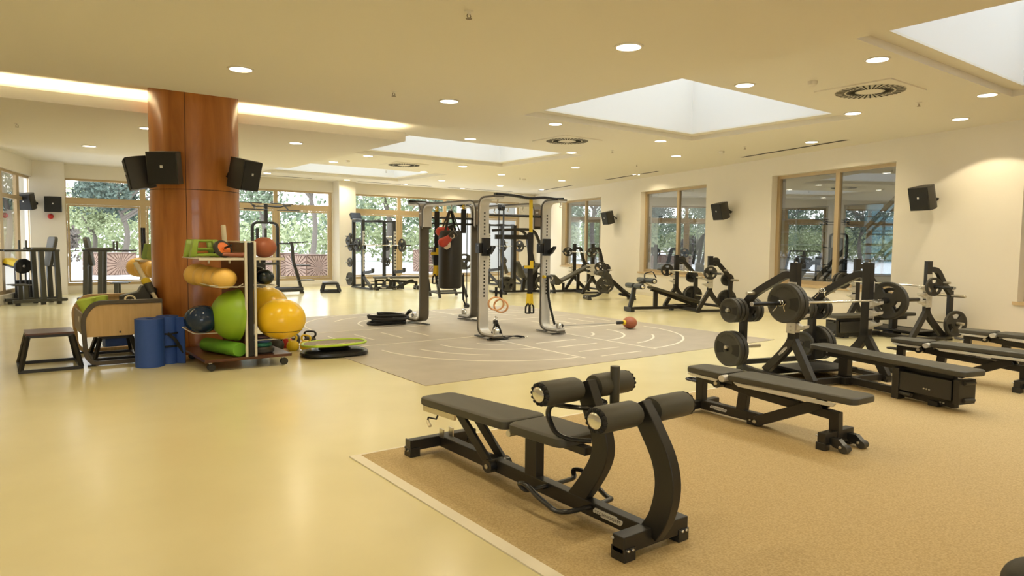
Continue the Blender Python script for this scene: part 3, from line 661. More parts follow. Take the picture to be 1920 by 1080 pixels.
# ------------------------------------------------------------------ Olympic benches: two side frames, a bench, a barbell and plates
def side_frame(t, y, xu, xp, h, s):                        # s = -1 / 1: outer side; xu upright, xp rear plate post
    m = M['blk']
    P = [(xu, y, .50), (xu, y, h)]
    MB().bar(P[0], P[1], .06, .10, up=(1, 0, 0)).build('upright', m, t, bev=.006)
    MB().box((xu, y, h+.004), (.10, .06, .008)).build('post_cap', M['blksat'], t); bolts([(xu, y, h+.008)], (0, 0, 1), .01, t)
    MB().strip(smooth_path([(xu, y, .60), (xu-.01, y, .50), (xu-.08, y, .38), (xu-.22, y, .22), (xu-.36, y, .07)]), .06, .09, side=(0, 1, 0)).build('leg', m, t, bev=.005)
    MB().bar((xu+.01, y, .50), (xu+.27, y, .06), .055, .09).build('leg', m, t, bev=.005)
    a = smooth_path([(xu, y, h-.14), (xu-.10, y, h-.135), (xu-.20, y, h-.18), (xp+.15, y, .98), (xp, y, .80)])
    MB().strip(a, .055, .085, side=(0, 1, 0)).build('plate_arm', m, t, bev=.005)
    MB().bar((xp, y, .06), (xp, y, .86), .05, .085, up=(1, 0, 0)).build('plate_post', m, t, bev=.005)
    MB().strip(smooth_path([(xp-.04, y, .05), ((xp+xu)/2-.1, y+s*.05, .045), (xu-.1, y+s*.06, .045), (xu+.30, y, .045)]), .07, .055, up=(0, 0, 1)).build('base_bow', m, t, bev=.005)
    for x in (xp-.02, xu+.27): MB().box((x, y, .015), (.07, .06, .03)).build('foot', M['blksat'], t)
    for z in (.88, .76, .63):
        MB().prism([(-.055, -.05), (.055, -.05), (.06, .075), (-.055, .075)], s*.031, s*.040, lambda u, v, q: (xu+u, y+q, z+v)).build('hook_plate', M['silver'], t)
        MB().prism([(.045, -.05), (.06, -.01), (.17, .03), (.175, .065), (.14, .045), (.10, .05), (.045, .075)], -.026, .030, lambda u, v, q: (xu+u, y+q, z+v)).build('bar_hook', M['silver'], t, bev=.003)
        bolts([(xu, y+s*.040, z+.03), (xu, y+s*.040, z-.02)], (0, s, 0), .011, t)
    MB().box((xu, y+s*.033, h-.28), (.104, .008, .13)).build('wear_plate', M['silver'], t)
    for z in (.95, 1.0, 1.12): MB().cyl((xu-.02, y+s*.0305, z-.42), (xu-.02, y+s*.032, z-.42), .007, 8).build('pin_hole', M['slot'], t)
    for (x, z) in ((xp, .77), (xp, .30)):
        MB().lathe([(.022, -.23), (.026, -.22), (.026, .22), (.022, .23)], (x, y, z), (0, 1, 0), 16).build('plate_peg', M['hub'], t)
    MB().lathe([(.02, -.12), (.022, -.115), (.022, .02)], (xp+.18, y, 1.0), (0, -s, 0), 12).build('accessory_peg', M['hub'], t)
    if s < 0: badge((xu-.10, y-.0315, .355), (.62, 0, .70), (-.70, 0, .62), .15, t)
def olympic(lab, loc, rot, hw=.48, xu=-.2, xp=-.93, h=1.39, kind='flat', name='olympic_bench'):
    t = thing(name, lab, 'weight bench', loc, rot, 'barbell benches')
    for s in (-1, 1): side_frame(t, s*hw, xu, xp, h, s)
    MB().bar((xu+.22, -hw, .05), (xu+.22, hw, .05), .05, .07).build('cross_beam', M['blk'], t, bev=.005); MB().bar((xp, -hw, .10), (xp, hw, .10), .05, .06).build('cross_beam', M['blk'], t, bev=.005)
    if kind == 'flat':
        MB().box((xu-.18, 0, .115), (.42, hw*1.5, .03)).build('spotter_platform', M['blk'], t, bev=.006); MB().box((xu-.36, 0, .06), (.05, hw*1.86, .08)).build('platform_beam', M['blk'], t, bev=.006)
        mb = MB(); mb.bar((xu+.2, 0, .055), (1.15, 0, .055), .06, .075); mb.bar((0, 0, .06), (0, 0, .30), .07, .11, up=(1, 0, 0)); mb.bar((-.26, 0, .32), (1.13, 0, .33), .06, .07)
        mb.box((.02, 0, .05), (.16, .20, .08)); mb.bar((1.10, 0, .06), (1.10, 0, .30), .06, .07, up=(1, 0, 0)); mb.build('bench_frame', M['blk'], t, bev=.006)
        MB().pad(-.37, 1.30, .125, .15, .415, .42, .06, .06).build('bench_pad', M['vinyl'], t)
        o = MB().box((.92, -.005, .20), (.50, .20, .20)).build('storage_box', M['blksat'], t, bev=.008)
        MB().box((.655, -.07, .165), (.07, .09, .33)).build('box_bracket', M['blk'], t, bev=.005); MB().box((1.215, -.01, .20), (.05, .20, .24)).build('box_bracket', M['blk'], t, bev=.005)
        bolts([(.93+k*.025, -.106, .17) for k in range(3)], (0, -1, 0), .008, t); bolts([(1.03, -.032, .05), (1.06, -.032, .05), (-.2, -.032, .33)], (0, -1, 0), .009, t)
        MB().cyl((.69, -.09, .07), (.80, -.09, .065), .02).build('roller_wheel', M['rub'], t); MB().box((.98, -.01, .025), (.09, .10, .05)).build('foot', M['blksat'], t)
        for z in (.29, .12): MB().cyl((1.245, -.06, z), (1.245, .06, z), .02).build('bumper', M['rub'], t)
    if kind == 'decline':
        mb = MB(); mb.bar((-.10, 0, .07), (1.50, 0, .075), .06, .07); mb.bar((.94, 0, .10), (.94, 0, .50), .05, .085, up=(1, 0, 0)); mb.bar((-.05, 0, .10), (1.05, 0, .52), .05, .07)
        mb.bar((1.55, -.14, .06), (1.55, .14, .06), .09, .10); mb.bar((.0, 0, .07), (.0, 0, .16), .07, .12, up=(1, 0, 0)); mb.build('bench_frame', M['blk'], t, bev=.006)
        MB().strip(smooth_path([(1.54, 0, .08), (1.47, 0, .40), (1.42, 0, .58), (1.12, 0, .77)]), .055, .08, side=(0, 1, 0)).build('roller_arm', M['dk'], t, bev=.005)
        o = MB().pad(-.62, .62, .15, .15, 0, 0, .06, .05).build('bench_pad', M['vinyl'], t); o.location = (.47*K, 0, .405); o.rotation_euler = (0, -math.atan2(.42, 1.28*K), 0)
        for (x, z) in ((1.43, .61), (1.16, .735)):
            MB().cyl((x, -.29, z), (x, .29, z), .018).build('roller_axle', M['blksat'], t); roller((x, z), -.03, -.29, .065, t, M['vinylb']); roller((x, z), .03, .29, .065, t, M['vinylb'])
        MB().tube([(1.16, -.08, .78), (1.16, -.08, .90), (1.02, .0, .95), (1.0, .10, .80)], .014, 8, fil=.04).build('hand_grip', M['blksat'], t)
        for x in (1.55, .55, 0): MB().box((x, 0, .02), (.08, .24 if x > 1 else .07, .04)).build('foot', M['dk'], t, bev=.004)
        MB().bar((1.0, .0, .57), (1.25, .0, .70), .04, .03).build('brace', M['hub'], t)
    if kind == 'incline':
        mb = MB(); mb.bar((xu, 0, .06), (.74, 0, .06), .06, .075); mb.bar((-.05, 0, .08), (-.05, 0, .64), .05, .085, up=(1, 0, 0)); mb.bar((-.28, 0, .76), (.62, 0, .27), .05, .06); mb.bar((.40, 0, .08), (.40, 0, .33), .05, .07, up=(1, 0, 0)); mb.bar((.74, -.18, .06), (.74, .18, .06), .06, .07)
        mb.build('bench_frame', M['blk'], t, bev=.006)
        o = MB().pad(-.50, .50, .15, .15, 0, 0, .06, .05).build('back_pad', M['vinyl'], t); o.location = (.06*K, 0, .665); o.rotation_euler = (0, math.atan2(.46, .82*K), 0)
        o = MB().prism([(.46, .36), (.72, .60), (.76, .58), (.70, .27), (.58, .26)], -.15, .15, lambda u, v, q: (u, q, v)).build('seat_pad', M['vinyl'], t, bev=.02)
        for y in (-.15, .15): MB().box((.74, y, .02), (.07, .07, .04)).build('foot', M['blksat'], t)
    return t
def barbell(root, x, z, hw, lab, L=1.05, black=True):
    p = at_local(root, (x, 0, z)); t = thing('barbell', lab, 'barbell', p, math.degrees(root.rotation_euler.z), 'barbells')
    MB().cyl((0, -hw-.12, 0), (0, hw+.12, 0), .015, 14).build('shaft', M['chrome'], t)
    for s in (-1, 1):
        MB().lathe([(.036, 0), (.036, .03), (.025, .032), (.025, L-hw-.14), (.02, L-hw-.135)], (0, s*(hw+.12), 0), (0, s, 0), 18).build('sleeve', M['blksat'], t)
        MB().lathe([(.025, 0), (.025, .004)], (0, s*(L-.014), 0), (0, s, 0), 18).build('end_cap', M['steel'], t)
    return t
def clip(root, p, lab):                                    # spring collar with its two handles
    q = at_local(root, p); t = thing('spring_clip', lab, 'barbell clip', q, math.degrees(root.rotation_euler.z), 'spring clips')
    mb = MB(); P = [(.028*math.cos(a), -.03 + .06*a/(4*PI), .028*math.sin(a)) for a in [4*PI*k/40 for k in range(41)]]
    mb.tube(P, .005, 6); mb.build('coil', M['chrome'], t)
    for (s, e) in ((-1, (-.05, -.05, -.10)), (1, (.01, .05, -.11))): MB().tube([(.028*s*.6, s*.03, -.01), (e[0]*.5, e[1]*.6, -.05), e], .0055, 6).build('handle', M['chrome'], t)

b1 = olympic('black flat barbell bench in front with a storage box under its pad', (7.886, 4.019, .008), -105.6, .48, -.2, -.93, 1.39)
bb = barbell(b1, -.10, .945, .48, 'chrome barbell resting on the nearest flat bench, loaded at both ends', 1.10)
E_ = [('solid', (-.10, -.685, .945), 'black plate on the near end of the barbell in front, showing its face'), ('big', (-.10, -.635, .945), 'black plate behind the outer plate on the near end of the front barbell'),
 ('big', (-.10, .66, .945), 'black plate with bright slot on the far end of the front barbell'), ('mid', (-.10, .705, .945), 'smaller plate outside the large one at the far end of the front barbell'),
 ('solid', (-.93, -.66, .28), 'large black plate with raised lettering low on the rack, facing the camera'), ('solid', (-.93, -.605, .28), 'large black plate stacked right behind the lettered plate low on the rack'),
 ('midsolid', (-.93, -.66, .77), 'outermost mid sized plate on the upper near peg of the front bench'), ('midsolid', (-.93, -.61, .77), 'second mid sized plate on the upper near peg of the front bench'), ('midsolid', (-.93, -.56, .77), 'third mid sized plate on the upper near peg of the front bench'),
 ('mid', (-.93, -.40, .77), 'plate with bright slot inside the upper near post of the front bench'), ('mid', (-.93, -.355, .77), 'innermost plate inside the upper near post of the front bench'),
 ('mid', (-.93, .38, .77), 'foremost plate of the stack on the upper far post of the front bench'), ('mid', (-.93, .335, .77), 'plate on the inner tip of the upper far peg of the front bench'), ('mid', (-.93, .56, .77), 'plate outside the upper far post of the front bench'), ('mid', (-.93, .605, .77), 'second plate outside the upper far post of the front bench'),
 ('midsolid', (-.93, .36, .30), 'mid sized plate on the lower far inner peg, before two large ones'), ('solid', (-.93, .55, .30), 'large lettered plate on the lower far peg of the front bench'), ('big', (-.93, .605, .30), 'large plate outside the lettered one on the lower far peg of the front bench')]
for k, p, l in E_: plate(k, b1, p, l)
clip(b1, (-.10, -.74, .945), 'chrome spring clip on the near end of the front barbell')
clip(b1, (-.72, .40, 1.02), 'chrome spring clip hanging on the upper far arm of the front bench')

b2 = olympic('second flat barbell bench behind the front one, near the right wall', (13.03, 5.80, 0), 164.4, .62, .10, -.38, 1.36)
bb = barbell(b2, .21, .945, .64, 'chrome barbell on the second flat bench near the right wall', 1.12)
for k, p, l in [('mid', (.21, -.78, .945), 'plate next to the right upright on the barbell near the right wall'), ('midsolid', (.21, -.85, .945), 'outer plate on the right end of the barbell near the right wall'), ('mid', (.21, .80, .945), 'plate on the left end of the barbell near the right wall'),
 ('mid', (-.38, -.76, .77), 'plate on the upper peg at the right of the second flat bench'), ('big', (-.38, -.74, .28), 'large slotted plate on the lowest right peg of the second flat bench'), ('midsolid', (-.38, -.79, .28), 'smaller plate before the large slotted plate on the lowest right peg'),
 ('big', (-.38, .72, .29), 'large plate low on the left post of the second flat bench')]: plate(k, b2, p, l)
b3 = olympic('black decline bench with grey padded rollers below the middle inner window', (13.81, 10.888, 0), 164.4, .58, .05, -.46, 1.33, 'decline', 'decline_bench')
bb = barbell(b3, .17, .945, .58, 'chrome barbell on the decline bench below the middle inner window', 1.12)
for k, p, l in [('mid', (.17, -.75, .945), 'plate on the right end of the decline bench barbell'), ('mid', (.17, .75, .945), 'plate on the left end of the decline bench barbell'),
 ('midsolid', (-.46, -.72, .77), 'plate on the upper right peg of the decline bench'), ('small', (-.14, -.66, 1.2), 'small plate at the top of the right arm of the decline bench'), ('small', (-.14, .50, 1.2), 'small plate at the top of the left arm of the decline bench'),
 ('big', (-.46, -.72, .30), 'large plate on the lower right peg of the decline bench'), ('solid', (-.46, -.66, .30), 'large plate behind the front one on the lower right peg of the decline bench'),
 ('midsolid', (-.46, .48, .77), 'plate on the upper left post of the decline bench'), ('solid', (-.46, .48, .30), 'large plate on the lower left post of the decline bench')]: plate(k, b3, p, l)
b4 = olympic('black incline barbell bench by the farthest inner window', (15.195, 16.727, 0), 164.4, .55, -.2, -.66, 1.58, 'incline', 'incline_bench')
bb = barbell(b4, -.08, 1.32, .55, 'chrome barbell racked high on the incline bench', 1.10)
for k, p, l in [('mid', (-.08, -.72, 1.32), 'plate with bright slot on the right end of the incline bench barbell'), ('mid', (-.08, .72, 1.32), 'plate on the left end of the incline bench barbell'), ('mid', (-.66, -.70, .80), 'plate with bright slot halfway down the right arm of the incline bench'),
 ('big', (-.66, .42, .32), 'large plate low behind the incline bench'), ('mid', (-.66, .44, .80), 'plate on the left arm of the incline bench, half hidden by its pad')]: plate(k, b4, p, l)
# chest supported row machine
t = thing('row_machine', 'black chest supported row machine with tilted beam between the incline and decline benches', 'exercise machine', (13.6, 14.5, 0), -29)
mb = MB(); mb.bar((0, -.26, .07), (0, .26, .07), .08, .09); mb.bar((1.12, -.22, .07), (1.12, .22, .07), .08, .09); mb.bar((1.12, 0, .07), (.80, 0, .16), .06, .07)
mb.strip(smooth_path([(0, 0, .09), (.22, 0, .11), (.36, 0, .22), (.50, 0, .38)]), .07, .07, side=(0, 1, 0)); mb.build('base_frame', M['dk'], t, bev=.006)
MB().bar((.36, 0, .78), (1.02, 0, .12), .08, .11).build('tilted_beam', M['blk'], t, bev=.006)
MB().prism([(.42, .86), (.56, .70), (.60, .52), (.52, .46), (.36, .66)], -.16, .16, lambda u, v, q: (u, q, v)).build('chest_pad', M['vinyl'], t, bev=.02)
for s in (-1, 1):
    MB().lathe([(.05, 0), (.075, .02), (.075, .2), (.05, .22)], (.28, s*.02, .76), (0, s, 0), 20).build('arm_pad', M['vinyl'], t)
    MB().box((.92, s*.20, .24), (.24, .20, .02), ry=.7).build('foot_plate', M['dk'], t, bev=.004)
MB().cyl((.40, -.34, .42), (.40, .1, .46), .02).build('plate_peg', M['hub'], t)
for y in (-.24, .24): MB().box((0, y, .025), (.09, .06, .05)).build('foot', M['rub'], t); MB().box((1.12, y*.85, .025), (.09, .06, .05)).build('foot', M['rub'], t)
bolts([(-.041, -.05, .075), (-.041, .0, .075)], (-1, 0, 0), .014, t)
plate('big', t, (.38, -.20, .42), 'large plate on the chest supported row machine'); plate('mid', t, (.32, -.02, .93), 'plate with bright slot perched above the pads of the row machine')
# ------------------------------------------------------------------ training rig in the middle
RX, RY = 7.19, 10.55
rig = t = thing('training_rig', 'silver and black multi station training rig standing on the lined floor mat', 'training rig', (RX, RY, .006), 0)
XA, YB, RH, AR = .555, .89, 2.34, .40                     # true half spans, height, arm reach
def cpath(y, s, z0, z1, reach, r=.16):                     # C shape: foot, post, arm
    return fillet([Vector((0, y+s*reach, z0)), Vector((0, y, z0)), Vector((0, y, z1)), Vector((0, y+s*reach, z1))], r, n=7)
for sx in (-1, 1):
    for sy in (-1, 1):
        x = sx*(.57 if sy < 0 else .50); y = sy*YB
        P = [p + Vector((x, 0, 0)) for p in cpath(y, sy, .06, RH, AR)]
        u = MB().strip(P, .165, .03, side=(1, 0, 0)).build('upright', M['bronze'], t, bev=.006)
        Q = [p + Vector((x, 0, 0)) for p in cpath(y+sy*.028, sy, .088, RH-.028, AR-.035, .14)]
        MB().strip(Q, .15, .03, side=(1, 0, 0)).build('inner_face', M['silver'], u)
        mb = MB()
        for k in range(7): mb.box((x, y+sy*.0445, 2.10-k*.058-.02), (.022, .003, .03))
        for k in range(11): mb.box((x, y+sy*.0445, 1.28-k*.058), (.022, .003, .03))
        mb.build('pin_slots', M['slot'], u, smooth=False)
        MB().box((x, y-sy*.05, .02), (.05, .22, .012)).build('base_plate', M['blk'], u); MB().box((x, y+sy*.33, .02), (.26, .05, .012)).build('base_plate', M['blk'], u)
        o = MB().lathe([(.045, -.03), (.05, -.025), (.05, .025), (.045, .03)], (x, y+sy*(AR-.06), .15), (1, 0, 0), 20).build('pulley', M['chrome'], u)
        MB().tube([(x-.04, y+sy*(AR-.06), .10), (x-.04, y+sy*(AR-.06), .2), (x+.04, y+sy*(AR-.06), .2), (x+.04, y+sy*(AR-.06), .10)], .010, 8, fil=.03).build('pulley_yoke', M['chrome'], u)
        MB().tube([(x, y+sy*(AR-.05), RH-.05), (x, y+sy*(AR-.05), RH-.09), (x-.02, y+sy*(AR-.05), RH-.12), (x+.02, y+sy*(AR-.05), RH-.13)], .010, 8).build('eye_hook', M['chrome'], u)
for (x, s) in ((-XA, -1), (XA, -1)):                       # bar holders on the two near uprights
    o = MB().box((x, -YB-.055, 1.52), (.13, .05, .30)).box((x-.09, -YB-.01, 1.50), (.05, .10, .17)).build('bar_holder', M['blksat'], t, bev=.006)
    MB().prism([(-.03, -.08), (-.03, .02), (.0, -.01), (.12, .06), (.15, .06), (.15, .03), (.06, -.08)], -.02, .02, lambda u, v, q: (x+.02+q, -YB-.09-u, 1.48+v)).build('hook', M['blksat'], o, bev=.003)
    MB().box((x-.115, -YB-.03, 1.55), (.006, .012, .012)).build('pin', M['steel'], o)
for sx in (-1, 1):                                         # hooped brackets between the near and far uprights
    x = sx*.535
    P = fillet([Vector((x, -YB+.13, 1.84)), Vector((x, -YB+.13, 2.30)), Vector((x, YB-.13, 2.30)), Vector((x, YB-.13, 1.84))], .17, n=7)
    u = MB().strip(P, .165, .03, side=(1, 0, 0)).build('hoop', M['bronze'], t, bev=.006)
    P = fillet([Vector((x, -YB+.158, 1.87)), Vector((x, -YB+.158, 2.272)), Vector((x, YB-.158, 2.272)), Vector((x, YB-.158, 1.87))], .15, n=7)
    MB().strip(P, .15, .03, side=(1, 0, 0)).build('hoop_lining', M['silver'], u)
    for s in (-1, 1):
        MB().box((x, s*(YB-.065), 2.04), (.15, .11, .30)).build('joint_box', M['taupe'], u, bev=.005)
        MB().box((x-.076, s*(YB-.065), 2.13), (.004, .06, .025)).build('emblem', M['badge'], u)
    for y in (-.38, 0, .38): MB().tube([(x, y, 2.26), (x, y, 2.22), (x-.018, y, 2.19), (x+.018, y, 2.17)], .009, 8).build('eye_hook', M['chrome'], u)
for sy in (-1, 1):
    MB().cyl((-XA, sy*(YB-.02), 2.06), (XA, sy*(YB-.02), 2.06), .024, 14).build('pull_up_bar', M['blksat'], t)
    y = sy*(YB+AR-.06)
    MB().strip(smooth_path([(-XA-.05, y, RH+.035), (-XA*.5, y-sy*.02, RH+.03), (-.02, y, RH+.0), (XA*.4, y+sy*.02, RH+.02), (XA*.8, y, RH+.01), (XA+.06, y, RH+.02)]), .075, .045, up=(0, 0, 1)).build('grip_beam', M['blksat'], t, bev=.01)
MB().cyl((-XA, YB-.02, 1.95), (XA, YB-.02, 1.95), .02, 12).build('pull_up_bar', M['blksat'], t)
R = lambda x, y, z: at_local(rig, (x, y, z))
# punch bag on its hoop
t = thing('punch_bag', 'tall black leather punch bag hanging from the left hoop of the rig', 'punch bag', R(-XA, 0, 0))
MB().lathe([(.0, .755), (.12, .757), (.165, .775), (.178, .81), (.18, 1.2), (.178, 1.76), (.165, 1.795), (.14, 1.80)], (0, 0, 0), n=36).build('bag', M['leath'], t)
for k in range(4):
    a = math.radians(30+90*k); MB().strip([(.155*math.cos(a), .155*math.sin(a), 1.79), (.02*math.cos(a), .02*math.sin(a), 2.16)], .04, .006, up=(math.cos(a), math.sin(a), .3)).build('strap', M['strap'], t)
MB().lathe([(.03, 2.15), (.03, 2.17)], (0, 0, 0), n=14).build('ring', M['chrome'], t)
MB().cyl((.175, -.06, .8), (.175, -.06, 1.0), .012, 8).build('seam', M['strap'], t)
a0 = -.95
o = MB().add([(.1815*math.sin(a0+q), -.1815*math.cos(a0+q), 1.56+v) for q in (-.20, -.12, .12, .20) for v in (-.018, .018)], [(0, 1, 3, 2), (2, 3, 5, 4), (4, 5, 7, 6)]).build('emblem', M['badge'], t, smooth=False)
# boxing gloves on a strap beside the bag
def glove(p, rot, lab, back):
    t = thing('boxing_glove', lab, 'boxing glove', p, 0, 'boxing gloves'); t.rotation_euler = rot
    MB().tube([(0, 0, .17), (0, 0, .10), (0, 0, .05), (0, 0, .0), (0, .005, -.06), (0, .015, -.12), (0, .02, -.16), (0, .02, -.18)], [.042, .047, .048, .055, .068, .07, .05, .02], 18).build('fist', M['redl'], t)
    MB().tube([(0, 0, .185), (0, 0, .18), (0, 0, .06), (0, 0, .055)], [.038, .051, .053, .048], 18).build('cuff', M['leath'], t)
    MB().tube([(.0, -.05, -.01), (.02, -.085, -.06), (.02, -.08, -.12), (.01, -.06, -.14)], [.022, .03, .03, .014], 12).build('thumb', M['whl'], t)
    MB().tube([(.03*math.cos(a)-.052, -.01+.03*math.cos(a), .10+.035*math.sin(a)) for a in [2*PI*k/16 for k in range(16)]], .007, 6, closed=True).build('ring_mark', M['whl'], t)
glove(R(-XA-.17, -.20, 1.64), Vector((.62, -.45, .64)).to_track_quat('Z', 'Y').to_euler(), 'red, white and black boxing glove hanging lower, over the punch bag edge', 0)
glove(R(-XA-.06, .04, 1.80), Vector((.8, -.3, .35)).to_track_quat('Z', 'Y').to_euler(), 'red boxing glove half hidden on top of the punch bag', 1)
def hang(name, lab, top, bot, m, cat='strap', r=.02):
    mb = MB(); mb.strip([top, ((top[0]+bot[0])/2, (top[1]+bot[1])/2, (top[2]+bot[2])/2), bot], .045, .008, up=(0, 1, 0)); return mb
# suspension trainers
def trainer(p, z0, z1, lab, half=.034, ytop=.4, handles=2):
    t = thing('suspension_trainer', lab, 'suspension trainer', p, -37, 'yellow and black suspension trainers')
    L = z1-z0
    MB().strip([(0, 0, z1), (.004, 0, z1-L*ytop)], .05, .012, up=(0, 1, 0)).build('anchor_strap', M['web'], t)
    MB().tube([(-.02, 0, z1+.03), (.0, 0, z1+.05), (.02, 0, z1+.03), (.0, 0, z1)], .014, 8, closed=True).build('loop', M['web'], t)
    MB().strip([(.004, .0, z1-L*ytop), (.0, 0, z0+.36)], .075, .03, up=(0, 1, 0)).build('main_strap', M['strap'], t)
    if handles: MB().box((-.02, -.02, z0+L*.42), (.13, .035, .05)).box((.02, -.022, z0+L*.42+.05), (.05, .03, .11)).build('buckle', M['web'], t)
    for s in (-1, 1)[:handles]:
        x = s*half*.5
        MB().strip([(x, 0, z0+.37), (x*1.1, s*.01, z0+.30), (x*1.6, s*.02, z0+.17)], .055, .02, up=(0, 1, 0)).build('yellow_sleeve', M['web'], t)
        MB().tube([(x*1.5, s*.02, z0+.20), (x*1.5-.03, s*.02, z0+.14), (x*1.5-.032, s*.02, z0+.03), (x*1.5+.032, s*.02, z0+.03), (x*1.5+.03, s*.02, z0+.14)], .013, 8, closed=True, fil=.015).build('grip', M['strap'], t)
trainer(R(.02, -YB-AR+.06, 0), .38, RH-.03, 'yellow and black suspension trainer hanging from the near grip beam of the rig', ytop=.28)
trainer(R(-XA-.01, .39, 0), .80, 2.18, 'suspension trainer with yellow sleeves behind the left side of the punch bag', ytop=.02)
trainer(R(-XA, -.36, 0), 1.75-.36, 2.18, 'black strap with carabiner hanging right of the punch bag', ytop=.02, handles=0)
# gym rings on their pulley cable
x0, y0 = -XA+.05, -YB-AR+.05
t = thing('pulley_cable', 'thin double cable with a black pulley hanging from the near left arm of the rig', 'cable', R(x0, y0, 0))
MB().cyl((-.03, 0, 2.16), (.03, 0, 2.16), .05, 18).build('pulley', M['blksat'], t); MB().tube([(0, 0, 2.21), (0, 0, 2.17)], .012, 8).build('shackle', M['chrome'], t)
mb = MB(); mb.cyl((-.04, .0, 2.16), (-.04, 0, .86), .007, 6); mb.build('cable', M['strap'], t)
mb = MB(); mb.cyl((.04, .0, 2.16), (.03, 0, .80), .012, 6); mb.build('chain', M['blksat'], t)
for i, (dx, dy, dz, a, lab) in enumerate(((-.06, .02, .60, -30, 'beech gym ring in front, hanging from the rig cable'), (.045, .05, .555, -62, 'second beech gym ring overlapping behind the first'))):
    q = thing('gym_ring', lab, 'gym ring', R(x0+dx, y0+dy, dz), a, 'gym rings')
    MB().tube([(.105*math.cos(k*2*PI/32), 0, .105*math.sin(k*2*PI/32)) for k in range(32)], .014, 10, closed=True).build('ring', M['ring'], q)
    MB().strip([(0, 0, .10), (0, 0, .27)], .035, .02, up=(0, 1, 0)).build('strap', M['strap'], q)
# rear cable with pulley, coarse rope on the right upright, harness at the front foot
t = thing('rear_cable', 'dark knotted cable running to the floor pulley of the far upright', 'cable', R(XA+.02, YB+AR-.02, 0))
MB().cyl((0, 0, .25), (0, 0, 2.2), .008, 6).build('cable', M['strap'], t); MB().tube([(-.07, 0, .95), (-.075, 0, .7), (-.07, 0, .40), (-.02, 0, .28)], [.012, .02, .016, .016], 8).build('knotted_end', M['strap'], t)
MB().cyl((-.03, 0, .27), (.03, 0, .27), .05, 16).build('pulley', M['blksat'], t)
t = thing('braided_rope', 'black braided rope hanging slack on the right upright of the rig', 'rope', R(XA+.03, -YB-.07, 0))
MB().tube(smooth_path([(-.02, -.01, .98), (-.015, -.01, .86), (.0, -.02, .6), (.05, -.04, .33), (.10, -.05, .14)]), .018, 8).build('rope', M['braid'], t)
MB().cyl((-.09, -.03, 1.0), (.02, -.03, 1.0), .025, 12).build('handle', M['blksat'], t); MB().cyl((-.12, -.03, 1.0), (-.09, -.03, 1.0), .03, 12).build('yellow_end', M['web'], t)
MB().tube([(.03, -.03, 1.02), (.06, -.04, .98), (.03, -.04, .92), (.0, -.03, .96)], .008, 6, closed=True).build('carabiner', M['chrome'], t)
t = thing('harness', 'black webbing harness slumped over the near foot of the rig', 'harness', R(-XA+.04, -YB-.20, 0)); t.scale = (1, 1, .70)
MB().tube([(.02, 0, .50), (.04, 0, .53), (.06, 0, .50), (.05, 0, .45), (.03, 0, .45)], .01, 6, closed=True).build('carabiner', M['chrome'], t)
MB().tube([(.035, 0, .44), (.03, -.01, .36)], .035, 10).build('knot', M['strap'], t)
for k, P in enumerate(([(.03, -.01, .38), (-.03, -.03, .2), (-.08, -.06, .04)], [(.04, -.01, .38), (.08, -.03, .2), (.10, -.05, .06)], [(-.10, -.06, .03), (.0, -.07, .045), (.12, -.07, .06), (.26, -.10, .05), (.40, -.14, .02)], [(.08, -.05, .07), (.16, -.10, .03), (.30, -.12, .06), (.42, -.16, .03)], [(-.08, -.05, .03), (.02, -.12, .02), (.14, -.16, .02)])):
    MB().strip(smooth_path(P), .055, .022, up=(0, .3, 1)).build('webbing', M['strap'], t)
MB().tube([(.40, -.15, .02), (.44, -.16, .03), (.47, -.18, .02), (.43, -.18, .015)], .008, 6, closed=True).build('snap_hook', M['chrome'], t)
# medicine ball on its cord
P2 = R(XA, -YB-AR+.06, .15)
bx, by = 9.55, 9.0
t = tag(MB().ball((0, 0, 0), .115).build('medicine_ball', M['brownball']), 'terracotta medicine ball on the mat at the end of a cord', 'medicine ball'); t.location = (bx, by, .121)
t = thing('resistance_cord', 'thin grey cord stretched from the rig foot to the medicine ball', 'cord', (0, 0, 0))
d = Vector((bx, by, .13)) - P2; e = P2 + d*(1-.135/d.length*1.0)
MB().cyl(P2 + d*.02, P2 + d*.86, .010, 8).build('cord', M['cord'], t, k=1)
MB().lathe([(.018, 0), (.03, .02), (.03, .10), (.022, .2)], P2 + d*.80, d, 12).build('sleeve', M['strap'], t, k=1); MB().lathe([(.035, 0), (.045, .03), (.045, .05)], P2 + d*.895, d, 14).build('yellow_collar', M['web'], t, k=1)
MB().cyl(P2 + d*.0, P2 + d*.06, .035, 12).build('end_grip', M['strap'], t, k=1)
# battle rope
t = thing('battle_rope', 'thick black battle rope coiled on the mat at the left foot of the rig', 'rope', (6.1, 12.05, .006))
P = []
for k in range(130):
    a = 2*PI*k/30; r = .25 + .04*math.sin(a*.37+1) + .02*k/130
    P.append((r*1.12*math.cos(a) - .04, r*.95*math.sin(a), .028 + .048*(k//34) + .012*math.sin(a*1.7)))
P += [(.22, .22, .13), (.30, .16, .10), (.34, .09, .13), (.37, .03, .20)]
MB().tube(smooth_path(P, 2), .026, 10).build('coil', M['braid'], t)
MB().cyl((.36, .05, .185), (.385, .0, .235), .035, 12).build('end_cap', M['blksat'], t)
